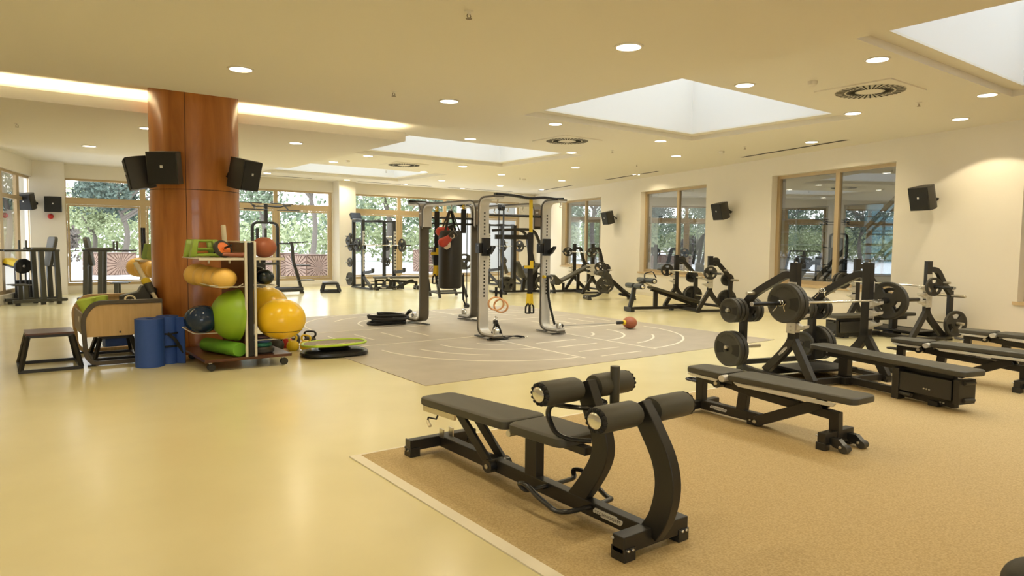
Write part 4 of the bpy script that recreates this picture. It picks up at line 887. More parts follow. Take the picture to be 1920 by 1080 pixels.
# ------------------------------------------------------------------ storage trolley before the pillar
def ball(name, lab, cat, p, r, m, group=None, seam=False):
    t = tag(MB().ball((0, 0, 0), r).build(name, m), lab, cat, group); t.location = p
    if seam: MB().tube([(r*.845*math.cos(a), r*.845*math.sin(a), -r*.55) for a in [2*PI*k/40 for k in range(40)]], r*.012, 6, closed=True).build('seam', M['strap'], t)
    return t
def trolley(lab, loc, full=True):
    t = thing('storage_trolley', lab, 'storage trolley', loc, 0, 'equipment trolleys')
    x0, x1, y0, y1, z = -.52, .53, -.63, .62, .15
    MB().box(((x0+x1)/2, (y0+y1)/2, z-.018), (x1-x0, y1-y0, .036)).build('deck', M['walnut'], t, k=1, bev=.004)
    for (x, y) in ((x0+.07, y0+.09), (x1-.10, y0+.07), (x0+.08, y1-.12), (x1-.10, y1-.12)):
        mb = MB(); mb.cyl((x, y, .09), (x, y, z-.036), .012, 10); mb.box((x+.012, y, .075), (.03, .035, .05)); o = mb.build('caster', M['steel'], t, k=1)
        for d in (-.022, .022): MB().lathe([(.02, -.012), (.04, -.011), (.046, -.006), (.046, .006), (.04, .011), (.02, .012)], (x+.02, y+d, .046), (0, 1, 0), 18).build('wheel', M['rub'], o, k=1)
    MB().box((.025, (y0+y1)/2, .86), (.075, y1-y0-.06, 1.41)).build('panel', M['walnut'], t, k=1, bev=.003)
    for x in (-.03, .08): MB().box((x, y0+.005, .865), (.028, .03, 1.43)).build('edge_profile', M['metal_w'], t, k=1, bev=.003)
    MB().box((.025, y0+.0, .86), (.055, .03, 1.40)).build('slotted_channel', M['strap'], t, k=1); MB().box((.025, 0, 1.578), (.13, y1-y0-.02, .012)).build('top_profile', M['metal_w'], t, k=1)
    for (a, b) in ((-.56, -.03), (.08, .46)):
        MB().box(((a+b)/2, -.12, 1.367), (b-a, .92, .014)).box(((a+b)/2, -.585, 1.362), (b-a, .02, .03)).build('shelf', M['metal_w'], t, k=1, bev=.003)
        for x in (a*.75+b*.25, a*.3+b*.7): MB().box((x, -.5, 1.335), (.02, .03, .05)).build('shelf_clip', M['silver'], t, k=1)
    mb = MB()
    for (y0_, z0) in ((-.42, 1.02),):
        mb.tube([(-.03, .55, z0), (-.36, .55, z0), (-.36, -.56, z0), (-.03, -.56, z0)], .007, 6, fil=.03); mb.tube([(-.16, .55, z0), (-.16, -.56, z0)], .007, 6); mb.tube([(-.42, .45, z0+.02), (-.42, -.5, z0+.02)], .007, 6)
        for y in (-.5, -.2, .1, .4): mb.tube([(-.03, y, z0+.03), (-.10, y, z0-.01), (-.42, y, z0+.02)], .006, 6)
    mb.build('wire_cradle', M['metal_w'], t, k=1)
    MB().tube([(-.03, .3, .46), (-.28, .3, .43), (-.62, .15, .48), (-.55, -.25, .43), (-.20, -.32, .43), (-.03, -.25, .47)], .007, 6, fil=.06).build('wire_cradle', M['metal_w'], t, k=1)
    mb = MB(); mb.tube([(.08, .4, 1.04), (.38, .4, 1.02), (.38, -.55, 1.02), (.08, -.55, 1.04)], .007, 6, fil=.03); mb.tube([(.20, .4, 1.0), (.20, -.55, 1.0)], .006, 6); mb.build('wire_cradle', M['metal_w'], t, k=1)
    mb = MB(); mb.tube([(.08, .5, .36), (.62, .5, .36), (.62, -.5, .33), (.08, -.5, .33)], .008, 6, fil=.05); mb.build('wire_cradle', M['metal_w'], t, k=1)
    return t
tr = trolley('walnut storage trolley with balls and green foam, in front of the pillar', (2.50, 9.37, 0))
for i, (p, r, l) in enumerate((((2.13, 9.72, 1.135), .145, 'largest amber ball, farthest in the trolley row of four'), ((2.17, 9.45, 1.125), .135, 'second farthest amber ball in the trolley row of four'), ((2.22, 9.19, 1.12), .13, 'second nearest amber ball in the trolley row of four'), ((2.26, 8.93, 1.12), .128, 'nearest amber ball in the trolley row of four'))):
    ball('medicine_ball', l, 'medicine ball', p, r, M['oball'], 'amber balls on the trolley')
ball('medicine_ball', 'terracotta ball on the right top shelf of the trolley', 'medicine ball', (2.76, 8.96, 1.505), .131, M['brownball'])
ball('medicine_ball', 'small black ball nearest in the right wire cradle', 'medicine ball', (2.76, 8.95, 1.125), .10, M['black_pvc']); ball('medicine_ball', 'small black ball behind another in the right wire cradle', 'medicine ball', (2.74, 9.22, 1.145), .11, M['black_pvc'])
ball('exercise_ball', 'shiny navy exercise ball in the lower left wire cradle', 'exercise ball', (2.05, 9.17, .605), .178, M['navy'])
ball('exercise_ball', 'large yellow exercise ball in front, right side of the trolley', 'exercise ball', (2.95, 8.90, .58), .262, M['yball'], None, True)
ball('exercise_ball', 'large yellow exercise ball behind and above the front one', 'exercise ball', (2.93, 9.52, .70), .27, M['yball'])
t = thing('balance_dome', 'lime green balance dome standing on edge against the trolley panel', 'balance dome', (2.455, 9.10, .64))
MB().lathe([(.33, -.006), (.33, .012)] + [(.318*math.cos(a), .02+.25*math.sin(a)) for a in [PI/2*k/14 for k in range(14)]] + [(.004, .27)], (0, 0, 0), (-1, 0, .05), 48).build('dome', M['lime'], t, ang=60)
MB().lathe([(.20, .2135), (.206, .2095)], (0, 0, 0), (-1, 0, .05), 48, cap=False).build('ring_groove', M['foam'], t)
o = tag(MB().lathe([(.080, 0), (.087, .01), (.087, .64), (.080, .65)], (0, 0, 0), (-.30, 1, 0), 28).build('foam_roller', M['foam']), 'green foam roller lying on the trolley deck', 'foam roller'); o.location = (2.40, 8.79, .238)
for i, (z, r, h, m, l) in enumerate(((.15, .125, .085, 'rub', 'black balance disc at the bottom of the stack on the trolley deck'), (.236, .10, .05, 'teal', 'teal balance disc in the stack on the trolley deck'), (.287, .098, .05, 'dblue', 'dull blue balance disc in the stack on the trolley deck'), (.338, .09, .045, 'plum', 'plum balance disc on top of the stack'))):
    o = tag(MB().lathe([(r*.85, 0), (r, h*.3), (r, h*.7), (r*.85, h)], (0, 0, 0), n=32).build('balance_disc', M[m]), l, 'balance disc', 'stacked balance discs'); o.location = (2.73, 8.98, z)
for i, (p, rz, l) in enumerate((((2.10, 9.44, 1.375), -6, 'olive push up frame at the back left of the top shelf'), ((2.13, 9.27, 1.375), 6, 'olive push up frame leaning before its twin on the top shelf'))):
    q = thing('push_up_frame', l, 'push up frame', p, rz, 'olive push up frames')
    for x in (-.135, .125):
        P = [(-.035, 0), (.035, 0), (.05, .03), (.032, .20), (.015, .225), (-.015, .225), (-.032, .20), (-.05, .03)]
        MB().prism(P, x-.03, x+.03, lambda u, v, w: (w + .03*(v/.2 if w < 0 else -v/.2), u, v)).build('side_frame', M['olive'], q, bev=.014)
    for (y, z) in ((.0, .205), (.03, .10), (-.03, .03)): MB().cyl((-.12, y, z), (.11, y, z), .019, 12).build('cross_bar', M['olive'], q)
t = thing('ab_wheel', 'orange ab wheel with black tyre leaning on the trolley shelf', 'ab wheel', (2.27, 9.0, 1.483)); ax = Vector((.45, -.75, .35)).normalized()
MB().lathe([(.082, -.02), (.106, -.022), (.111, -.013), (.111, .013), (.106, .022), (.082, .02)], (0, 0, 0), ax, 36, cap=False).build('tyre', M['rub'], t); MB().lathe([(.088, -.012), (.088, .012), (.08, .018), (.02, .010), (.02, .03)], (0, 0, 0), ax, 36).build('disc', M['orange'], t)
MB().cyl(ax*-.13, ax*.13, .013, 12).build('grip', M['blksat'], t)
t = thing('clubbell', 'brown exercise club with cream tip lying on the trolley shelf', 'exercise club', (2.36, 8.90, 1.415)); MB().lathe([(.022, -.10), (.026, 0), (.03, .08), (.034, .11)], (0, 0, 0), (1, -.15, -.05), 16).build('shaft', M['brownball'], t)
MB().lathe([(.036, .105), (.042, .12), (.042, .14), (.02, .17)], (0, 0, 0), (1, -.15, -.05), 16).build('tip', M['cream'], t)
t = thing('wooden_bar', 'pale round bar leaning upright behind the trolley panel top', 'bar', (2.42, 9.45, 1.38)); MB().lathe([(.026, 0), (.026, .395), (.02, .41)], (0, 0, 0), (-.06, 0, 1), 18).build('bar', M['cream'], t)
# second trolley, mostly behind the pillar
tr2 = thing('storage_trolley', 'storage trolley half hidden behind the left side of the pillar', 'storage trolley', (2.1, 12.35, 0), 0, 'equipment trolleys')
MB().box((.25, 0, .86), (.07, 1.0, 1.41)).build('panel', M['walnut'], tr2, k=1); MB().box((.15, 0, .13), (.9, 1.1, .036)).build('deck', M['walnut'], tr2, k=1); MB().box((-.06, -.05, 1.262), (.52, .9, .014)).box((-.06, -.5, 1.256), (.52, .02, .03)).build('shelf', M['metal_w'], tr2, k=1)
MB().tube([(.22, -.85, 1.0), (-.2, -.85, 1.0), (-.2, .4, 1.0), (.22, .4, 1.0)], .008, 6, fil=.03).build('wire_cradle', M['metal_w'], tr2, k=1)
for y in (-.4, .4):
    for x in (-.2, .5): MB().lathe([(.04, -.012), (.05, 0), (.04, .012)], (x, y, .05), (0, 1, 0), 14).build('wheel', M['cord'], tr2, k=1); MB().cyl((.0+x, y, .05), (x, y, .115), .012, 8).build('caster', M['steel'], tr2, k=1)
for p, r, l in (((1.85, 12.45, 1.14), .155, 'largest amber ball of the row left of the pillar'), ((1.90, 12.15, 1.135), .14, 'second amber ball of the row left of the pillar'), ((1.93, 11.88, 1.13), .135, 'third amber ball of the row left of the pillar'), ((1.97, 11.62, 1.12), .13, 'amber ball closest to the pillar in the row left of it')): ball('medicine_ball', l, 'medicine ball', p, r, M['oball'], 'amber balls left of the pillar')
for i, (p, l) in enumerate((((1.95, 12.30, 1.27), 'olive push up frame on the trolley left of the pillar'), ((1.98, 12.1, 1.27), 'olive push up frame nearest the pillar edge on the left trolley'))):
    q = thing('push_up_frame', l, 'push up frame', p, 80, 'olive push up frames')
    for x in (-.07, .07): MB().prism([(-.05, 0), (.05, 0), (.065, .05), (.03, .25), (-.02, .25), (-.05, .06)], x-.022, x+.022, lambda u, v, w: (w, u, v)).build('side_frame', M['olive'], q, bev=.008)
    MB().cyl((-.07, 0, .22), (.07, 0, .22), .016, 12).build('cross_bar', M['olive'], q)
t = tag(MB().ball((0, 0, 0), .10).build('medicine_ball', M['brownball']), 'terracotta ball behind the olive frames left of the pillar', 'medicine ball'); t.location = (2.10, 12.45, 1.39)
t = thing('black_bar', 'short black upright bar on the shelf left of the pillar', 'bar', (1.93, 12.5, 1.275)); MB().cyl((0, 0, 0), (0, 0, .50), .03, 14).build('bar', M['blksat'], t)

# ------------------------------------------------------------------ rolled mats, storage bench, plyometric stools
t = thing('exercise_mat', 'thick blue exercise mat roll standing on end, left of a strapped one', 'exercise mat', (1.525, 9.60, 0), 0, 'rolled blue mats')
def roll(R, H, turns, th=.012):
    mb = MB(); n = int(turns*28); o = []; 
    for k in range(n+1):
        a = 2*PI*k/28; r = R - th*1.25*(turns*2*PI - a)/(2*PI); o.append((r*math.cos(a+2.2), r*math.sin(a+2.2), r))
    vs = []
    for x, y, r in o:
        k = th/2/r; vs += [(x*(1-k), y*(1-k), 0), (x*(1+k), y*(1+k), 0), (x*(1+k), y*(1+k), H), (x*(1-k), y*(1-k), H)]
    fs = []
    for k in range(n):
        for q in range(4): fs.append((k*4+q, k*4+(q+1) % 4, k*4+4+(q+1) % 4, k*4+4+q))
    return mb.add(vs, fs)
roll(.145, .60, 7).build('roll', M['blue'], t)
t = thing('exercise_mat', 'blue exercise mat roll tied with black straps, beside the plain one', 'exercise mat', (1.755, 9.74, 0), 0, 'rolled blue mats')
roll(.115, .61, 6).build('roll', M['blue'], t); MB().prism([(0, 0), (.07, -.06), (.085, -.04), (.02, .03)], 0, .60, lambda u, v, q: (.075+u, -.085+v, q)).build('loose_flap', M['blue'], t, bev=.006)
for z, ti in ((.42, .03), (.21, -.02)): MB().tube([(.125*math.cos(a), .125*math.sin(a), z + ti*math.sin(a)) for a in [2*PI*k/32 for k in range(32)]], .012, 8, closed=True).build('strap', M['strap'], t)
MB().strip(smooth_path([(-.02, -.125, .40), (.05, -.125, .32), (.10, -.12, .22), (.14, -.13, .14)]), .035, .01, up=(0, -1, 0)).build('carry_strap', M['strap'], t)
t = thing('storage_bench', 'maple storage bench with rounded brown frames, full of straps and foam, left of the pillar', 'storage bench', (0, 0, 0))
for y in (9.95, 11.18):
    P = fillet([Vector(p) for p in ((1.72, y, .035), (.95, y, .035), (.875, y, .12), (.845, y, .62), (.97, y, .795), (1.74, y, .795))], .09)
    MB().strip(P, .06, .05, side=(0, 1, 0)).build('end_frame', M['brown'] if y < 10 else M['maple'], t, k=1, bev=.006)
    MB().prism([(.885, .37), (.875, .62), (.91, .70), (.99, .768), (1.73, .768), (1.73, .37)], y-.012, y+.012, lambda u, v, q: (u, q, v)).build('side_board', M['maple'], t, k=1)
    MB().box((1.70, y, .20), (.05, .05, .33)).build('leg', M['brown'], t, k=1)
    MB().box((.93, y, .012), (.08, .06, .024)).build('foot', M['blksat'], t, k=1)
MB().box((.865, 10.565, .51), (.022, 1.18, .28)).build('end_panel', M['taupe'], t, k=1, bev=.004); MB().box((1.30, 10.565, .39), (.85, 1.2, .02)).build('bottom_board', M['taupe'], t, k=1); MB().box((1.735, 10.565, .58), (.02, 1.2, .42)).build('end_panel', M['taupe'], t, k=1)
MB().lathe([(.04, 0), (.036, .006)], (.853, 10.45, .55), (-1, 0, 0), 20).build('emblem', M['metal_w'], t, k=1); MB().lathe([(.013, 0), (.008, .004)], (1.25, 9.937, .415), (0, -1, 0), 12).build('screw', M['brown'], t, k=1)
for (x, y, rx, rz, l) in ((.985, 10.16, -8, 20, 'pale lime foam cushion at the left end of the storage bench'), (1.13, 10.42, -6, -15, 'second pale lime foam cushion behind the first in the storage bench')):
    o = tag(MB().tube([(0, 0, 0), (0, 0, .03), (0, 0, .22), (0, 0, .36), (0, 0, .38)], [.03, .04, .07, .095, .07], 24).build('foam_cushion', M['palelime']), l, 'foam cushion', 'lime foam cushions'); o.location = (x, y, .47); o.rotation_euler = (math.radians(rx), math.radians(-10), math.radians(rz))
t = thing('strap_bundle', 'tangle of dark straps with cream loops inside the storage bench', 'straps', (1.42, 10.35, .68))
for k in range(7):
    a = k*.9; MB().tube(smooth_path([(.13*math.cos(a), .12*math.sin(a), -.06), (.06*math.cos(a+1), .1*math.sin(a+1), .05+.008*k), (-.11*math.cos(a), .08*math.sin(a+.4), .05), (-.14*math.cos(a+.8), -.12*math.sin(a), -.05)]), .016, 8).build('strap', M['strap'], t)
MB().tube([(.05*math.cos(q), -.04+.03*math.sin(q), .12+.04*math.sin(q)) for q in [2*PI*k/18 for k in range(18)]], .011, 8, closed=True).build('cream_loop', M['cream'], t)
for s in (-1, 1): MB().strip(smooth_path([(s*.10, -.14, .05), (s*.03, -.06, .11), (0, 0, .10)]), .014, .008, up=(0, 0, 1)).build('cream_loop', M['cream'], t)
t = thing('gear_case', 'open black foam case standing on the right end of the storage bench', 'case', (1.58, 10.62, .66))
MB().prism([(-.24, 0), (.16, 0), (.16, .28), (.02, .30), (-.02, .22), (-.24, .17)], -.09, .09, lambda u, v, q: (u, q, v)).build('side', M['vinyl'], t, k=1, bev=.02); MB().box((.15, .02, .14), (.10, .22, .26)).build('flap', M['strap'], t, k=1, bev=.02)
t = thing('padded_pole', 'cream pole with yellow collar and black grip leaning out of the black case', 'pole', (1.72, 10.50, .86)); d = (-.35, .42, 1)
MB().lathe([(.026, .15), (.026, .46), (.02, .47)], (0, 0, 0), d, 16).build('shaft', M['cream'], t); MB().lathe([(.045, .14), (.05, .16), (.05, .20), (.035, .22)], (0, 0, 0), d, 18).build('collar', M['yellow'], t)
MB().lathe([(.036, 0), (.042, .02), (.048, .14)], (0, 0, 0), d, 18).build('grip', M['vinyl'], t); MB().lathe([(.022, -.22), (.024, 0)], (0, 0, 0), d, 14).build('lower_shaft', M['cream'], t)
def stool(lab, loc, rot, w=.52, d=.62, tw=.42, td=.44, h=.46, sy=-.06, m='walnut'):
    t = thing('plyometric_stool', lab, 'plyometric stool', loc, rot, 'plyometric stools'); r = .017
    MB().box((0, sy, h-.012), (tw, td, .024)).build('top', M[m], t, bev=.004); MB().box((0, sy, h-.04), (tw*.96, td*.96, .03)).build('top_frame', M['blk'], t)
    for sx in (-1, 1):
        for q in (-1, 1): MB().bar((sx*w/2, q*d/2, .02), (sx*tw*.45, sy+q*td*.45, h-.04), .034, .034).build('leg', M['blk'], t)
    mb = MB()
    for q in (-1, 1): mb.bar((-w/2-.015, q*d/2, .02), (w/2+.015, q*d/2, .02), .034, .036); mb.bar((q*w/2, -d/2, .02), (q*w/2, d/2, .02), .034, .036)
    mb.build('base_frame', M['blk'], t); return t
stool('plyometric stool with dark wooden top, alone at the left in front of the storage bench', (.51, 10.22, 0), 0)
stool('black plyometric stool pushed under the storage bench', (1.25, 10.6, .008), 0, .42, .5, .34, .34, .33)
t = tag(MB().box((0, 0, .12), (.30, .34, .20)).build('foam_block', M['blue'], bev=.015), 'blue foam block on the floor behind the stool under the storage bench', 'foam block'); t.location = (1.42, 11.6, -.02)
stool('low black plyometric stool far back, in front of the window pier', (8.30, 20.45, 0), -20, .46, .52, .38, .40, .32, 0, 'blk')
stool('lower black stool tucked behind the far plyometric stool', (8.55, 20.95, 0), -20, .46, .5, .38, .4, .27, 0, 'blk')
# kettlebells and the balance trainer
def kettle(lab, p, r, m, rot):
    t = thing('kettlebell', lab, 'kettlebell', p, rot, 'kettlebells')
    MB().lathe([(r*.55, 0), (r*.9, r*.35), (r, r*.9), (r*.85, r*1.5), (r*.45, r*1.85)], (0, 0, 0), n=24).build('body', M[m], t)
    MB().tube(smooth_path([(-r*.55, 0, r*1.6), (-r*.85, 0, r*2.2), (-r*.6, 0, r*2.75), (r*.6, 0, r*2.75), (r*.85, 0, r*2.2), (r*.55, 0, r*1.6)]), r*.17, 10).build('handle', M['blksat'] if m != 'yellow' else M['yellow'], t)
kettle('yellow kettlebell nearest the trolley corner', (3.43, 9.85, 0), .078, 'yellow', 30); kettle('yellow kettlebell beside the green rimmed balance trainer', (3.60, 9.78, 0), .078, 'yellow', -60)
kettle('black kettlebell with a big handle behind the yellow pair', (3.78, 10.1, 0), .082, 'rub', -30); kettle('black kettlebell under the large yellow ball', (3.24, 9.98, 0), .09, 'rub', -40); kettle('red kettlebell behind the trolley, under the yellow ball', (3.45, 10.18, 0), .08, 'red', 10); kettle('black kettlebell farthest behind the trolley', (3.60, 10.35, 0), .10, 'rub', 60)
t = thing('balance_trainer', 'low balance trainer with neon green rim and black oval base', 'balance trainer', (3.78, 9.17, .006), -10)
sup = lambda a, b, n=56, e=2.6: [(a*math.copysign(abs(math.cos(q))**(2/e), math.cos(q)), b*math.copysign(abs(math.sin(q))**(2/e), math.sin(q))) for q in [2*PI*k/n for k in range(n)]]
def loft(mb, levs):
    n = len(levs[0][0]); vs = [(x, y, z) for P, z in levs for x, y in P]; fs = [tuple(reversed(range(n)))] + [tuple((len(levs)-1)*n+i for i in range(n))]
    for i in range(len(levs)-1):
        for q in range(n): fs.append((i*n+q, i*n+(q+1) % n, (i+1)*n+(q+1) % n, (i+1)*n+q))
    return mb.add(vs, fs)
loft(MB(), [(sup(.37, .245), 0), (sup(.395, .27), .02), (sup(.39, .265), .055), (sup(.35, .23), .075), (sup(.25, .15), .085)]).build('base', M['blksat'], t)
loft(MB(), [(sup(.20, .12), .08), (sup(.17, .10), .10), (sup(.15, .09), .14), (sup(.19, .11), .15)]).build('neck', M['strap'], t)
MB().tube([(x, y, .165+.03*x) for x, y in sup(.365, .235)], .017, 10, closed=True).build('rim', M['neon'], t); loft(MB(), [([(x, y) for x, y in sup(.35, .22)], .150), ([(x, y) for x, y in sup(.35, .22)], .168)]).build('platform', M['taupe'], t)
MB().tube([(-.24+.05*k, -.12+.02*math.sin(k*2.1), .1695) for k in range(10)], .008, 5).build('wavy_mark', M['cream'], t)
o = tag(MB().ball((0, 0, 0), .115).build('exercise_ball', M['rub']), 'dark round ball cut off at the bottom right corner of the view', 'exercise ball'); o.location = (3.63, .955, .12)
# ------------------------------------------------------------------ left: two vertical knee raise stands, drum and box
def knee_stand(lab, loc, rot):
    t = thing('knee_raise_stand', lab, 'exercise stand', loc, rot, 'vertical knee raise stands')
    for y in (-.24, .24):
        MB().bar((.02, y, .10), (.95, y, .10), .075, .075).build('base_rail', M['stand'], t, bev=.005)
        for x in (.10, .54, .82): MB().box((x, y, .035), (.075, .07, .07)).build('foot', M['blksat'], t)
        MB().bar((.82, y, .12), (.79, y, 1.28), (.085), .085, up=(1, 0, 0)).build('rear_post', M['stand'], t, bev=.005); MB().bar((.55, y, .12), (.52, y, 1.28), (.085), .085, up=(1, 0, 0)).build('middle_post', M['stand'], t, bev=.005)
        MB().bar((.85, y, 1.29), (.28, y, 1.29), .05, .05).build('arm', M['stand'], t, bev=.005)
        o = MB().pad(.36, .78, .055, .055, 1.36, 1.36, .055, .03).build('arm_pad', M['vinyl'], t); o.location = (0, y*K, 0)
        MB().cyl((.28, y*.9, 1.29), (.28, y*.9, 1.53), .02, 12).build('hand_grip', M['stand'], t); MB().cyl((.30, y*1.02, 1.29), (-.10, y*1.02, 1.29), .022, 12).build('dip_handle', M['blksat'], t)
        MB().bar((.26, y*.7, .12), (.26, y*.7, .46), .075, .075, up=(1, 0, 0)).build('step_post', M['stand'], t); MB().box((.20, y*.7, .475), (.34, .12, .025)).build('foot_step', M['stand'], t, bev=.004)
    MB().bar((.94, -.27, .10), (.94, .27, .10), .06, .06).build('rear_beam', M['stand'], t, bev=.005); MB().bar((.78, -.24, .92), (.78, .24, .92), .04, .04).build('back_bracket', M['steel'], t)
    o = MB().pad(-.31, .31, .17, .21, 0, 0, .09, .07).build('backrest', M['vinyl'], t); o.location = (.73*K, 0, 1.27); o.rotation_euler = (0, -math.radians(80), 0)
knee_stand('black knee raise stand at the far left, backrest facing left', (.22, 19.95, 0), 14)
knee_stand('black knee raise stand left of the pillar, backrest at its left end', (2.78, 19.95, 0), 165)
t = tag(MB().box((0, 0, .265), (.34, .36, .53)).build('foam_box', M['strap'], bev=.02), 'large black foam box at the far left behind the knee raise stand', 'foam box'); t.location = (.60, 21.05, 0)
t = thing('padded_drum', 'yellow padded roll with black end disc on thin legs, above the black box', 'padded roll', (.55, 20.50, 0), 0)
MB().lathe([(.17, -.02), (.185, 0), (.17, .03), (.02, .035)], (.0, 0, .90), (.5, -.85, -.05), 32).build('end_disc', M['blksat'], t); MB().lathe([(.03, 0), (.02, .012)], Vector((0, 0, .90)) + Vector((.5, -.85, -.05)).normalized()*.035, (.5, -.85, -.05), 12).build('hub', M['steel'], t)
MB().bar((-.02, .04, .93), (-.26, .20, 1.04), .26, .14).build('yellow_pad', M['yellow'], t, bev=.03); MB().bar((-.02, .04, .84), (-.26, .20, .95), .26, .04).build('pad_base', M['blksat'], t)
for x in (-.14, -.05, .04, .10): MB().cyl((x, .06, .0), (x, .05, .84), .018 if x in (-.05, .04) else .010, 10).build('leg', M['dk'], t)

# ------------------------------------------------------------------ far back: pull up tower, racks, press machine
t = thing('pull_up_tower', 'dark assisted pull up tower in front of the window right of the pillar', 'exercise tower', (6.75, 21.1, 0), 0)
m = M['dk']
MB().strip(fillet([Vector(p) for p in ((-.50, 0, .08), (-.50, 0, 2.12), (.13, 0, 2.12), (.13, 0, .08))], .16), .07, .07, side=(0, 1, 0)).build('arch_frame', m, t, bev=.006)
MB().bar((-.16, 0, 2.1), (-.16, 0, 2.68), .08, .08, up=(1, 0, 0)).build('stem', m, t, bev=.005)
MB().tube([(-.50, -.1, 2.62), (-.42, 0, 2.60), (-.16, 0, 2.62), (.20, 0, 2.60), (.32, 0, 2.65), (.45, -.1, 2.65)], .026, 10, fil=.05).build('top_beam', m, t)
for x, z in ((-.46, 2.66), (.36, 2.66)):
    for y, dz in ((-.2, -.16), (.25, .06)): MB().cyl((x-.3, y, z+dz), (x+.28, y, z+dz), .016, 8).build('pull_up_grip', M['blksat'], t)
    MB().bar((x, -.2, z-.16), (x, .25, z+.06), .03, .03).build('grip_link', m, t)
MB().strip(smooth_path([(.30, -.5, 1.55), (.34, -.5, 1.40), (.36, -.5, 1.0), (.47, -.5, .55), (.58, -.5, .06)]), .06, .07, side=(0, 1, 0)).build('ladder_leg', m, t, bev=.005)
MB().cyl((-.1, -.5, .13), (.60, -.5, .13), .075, 18).build('base_tube', m, t); MB().box((.58, -.5, .03), (.09, .09, .06)).build('foot', M['rub'], t); MB().bar((.13, 0, .12), (.13, -.5, .12), .06, .06).build('base_link', m, t); MB().box((-.5, 0, .04), (.10, .3, .08)).build('foot', M['rub'], t)
for x, z in ((.40, .85), (.50, .40)): MB().box((x+.17, -.5, z), (.40, .26, .025)).build('foot_step', m, t, bev=.003)
MB().bar((.13, 0, 1.50), (.32, -.5, 1.50), .045, .05).build('side_arm', m, t); MB().cyl((.30, -.5, 1.52), (.72, -.6, 1.56), .02, 10).build('dip_handle', M['blksat'], t)
for x in (-.42, -.22): MB().bar((x, -.15, 1.15), (x, -.15, 1.95), .09, .05, up=(1, 0, 0)).build('guide_post', m, t)
MB().box((-.35, .1, .55), (.34, .25, .95)).build('weight_stack', M['blksat'], t, bev=.01); MB().pad(-.25, .15, .12, .12, .92, .92, .07, .04).build('knee_pad', M['vinyl'], t)
MB().bar((-.3, -.3, 1.05), (.2, -.3, 1.05), .10, .06).build('front_bar', m, t)
def rack(lab, loc, rot):
    t = thing('power_rack', lab, 'power rack', loc, rot, 'half racks'); m = M['dk']
    for x in (0, .96):
        MB().bar((x, 0, .06), (x, 0, 2.30), .07, .09, up=(1, 0, 0)).build('front_upright', m, t, bev=.005)
        u = MB().box((x, -.048, 1.24), (.06, .012, 1.40)).build('perforated_face', M['silver'], t)
        mb = MB()
        for k in range(12): mb.box((x+.012, -.056, .62+k*.112), (.034, .006, .045))
        mb.build('slots', M['slot'], u, smooth=False)
        MB().bar((x, .62, .06), (x, .62, 2.30), .07, .09, up=(1, 0, 0)).build('rear_upright', m, t, bev=.005)
        MB().bar((x, -.55, .05), (x, .70, .05), .09, .06).build('base_rail', m, t, bev=.005); MB().bar((x, -.04, 2.27), (x, .66, 2.27), .07, .07).build('top_rail', m, t)
        MB().strip([(x, -.03, .55), (x, -.62, .62)], .06, .10, up=(0, 0, 1)).build('spotter_arm', m, t, bev=.005); MB().box((x, -.62, .66), (.08, .05, .13)).build('arm_stop', m, t)
        MB().bar((x, -.04, .42), (x, -.55, .08), .06, .08).build('brace', m, t)
        MB().box((x, -.09, 1.40), (.07, .08, .13)).build('bar_hook', M['blksat'], t)
        s = -1 if x == 0 else 1
        for z in (.32, .88, 1.42, 1.60, 1.76): MB().cyl((x, .62, z), (x+s*.26, .62, z), .022, 10).build('plate_peg', M['steel'], t)
    MB().bar((0, .62, .10), (.96, .62, .10), .06, .06).build('cross_beam', m, t); MB().tube(smooth_path([(0, 0, 2.27), (.24, -.03, 2.27), (.48, 0, 2.30), (.72, -.03, 2.27), (.96, 0, 2.27)]), .022, 8).build('pull_up_bar', m, t)
    MB().bar((0, .62, 2.27), (.96, .62, 2.27), .06, .06).build('cross_beam', m, t)
    o = MB().box((-.06, .35, 2.42), (.30, .10, .22), rx=-.5).build('display_panel', M['blksat'], t, bev=.006); MB().box((-.06, .30, 2.40), (.26, .01, .18), rx=-.5).build('panel_rim', M['steel'], o)
    return t
r1 = rack('dark half rack with a bench inside, in front of the far window', (9.75, 21.2, 0), 0)
r2 = rack('dark half rack seen through the rig, beside the far right corner', (14.95, 21.4, 0), 0)
for i, (r, w) in enumerate(((r1, 'the far window rack'), (r2, 'the rack behind the rig'))):
    p = at_local(r, (.48, -.10, 1.47)); t = thing('barbell', 'chrome barbell on ' + w, 'barbell', p, 90, 'barbells'); MB().cyl((0, -.62, 0), (0, .62, 0), .015, 12).build('shaft', M['chrome'], t)
    for s in (-1, 1): MB().lathe([(.034, 0), (.034, .03), (.025, .03), (.025, .36)], (0, s*.60, 0), (0, s, 0), 14).build('sleeve', M['blksat'], t)
    for k, x, z, y, l in (('big', -.19, 1.47, -.10, 'large plate on the left end of the barbell on '), ('mid', -.245, 1.47, -.10, 'outer plate on the left end of the barbell on '), ('big', 1.17, 1.47, -.10, 'large plate on the right end of the barbell on '),
                       ('solid', -.12, .32, .62, 'large plate on the lowest left peg of '), ('mid', -.12, .88, .62, 'plate on the second lowest left peg of '), ('midsolid', -.10, 1.42, .62, 'stubby plate on the third left peg of '), ('midsolid', -.16, 1.60, .62, 'plate on the fourth left peg of '), ('small', -.10, 1.76, .62, 'small plate on the highest left peg of '), ('mid', 1.06, .88, .62, 'plate on the middle right peg of '), ('small', 1.05, 1.60, .62, 'small plate on the upper right peg of '), ('midsolid', 1.05, 1.42, .62, 'plate on the third right peg of ')):
        q = plate(k, r, (x, y, z), l + w); q.rotation_euler = (0, 0, math.radians(90))
o = dup(adj, (10.0, 20.75, 0), -12, 'slate topped adjustable bench standing inside the far window rack')
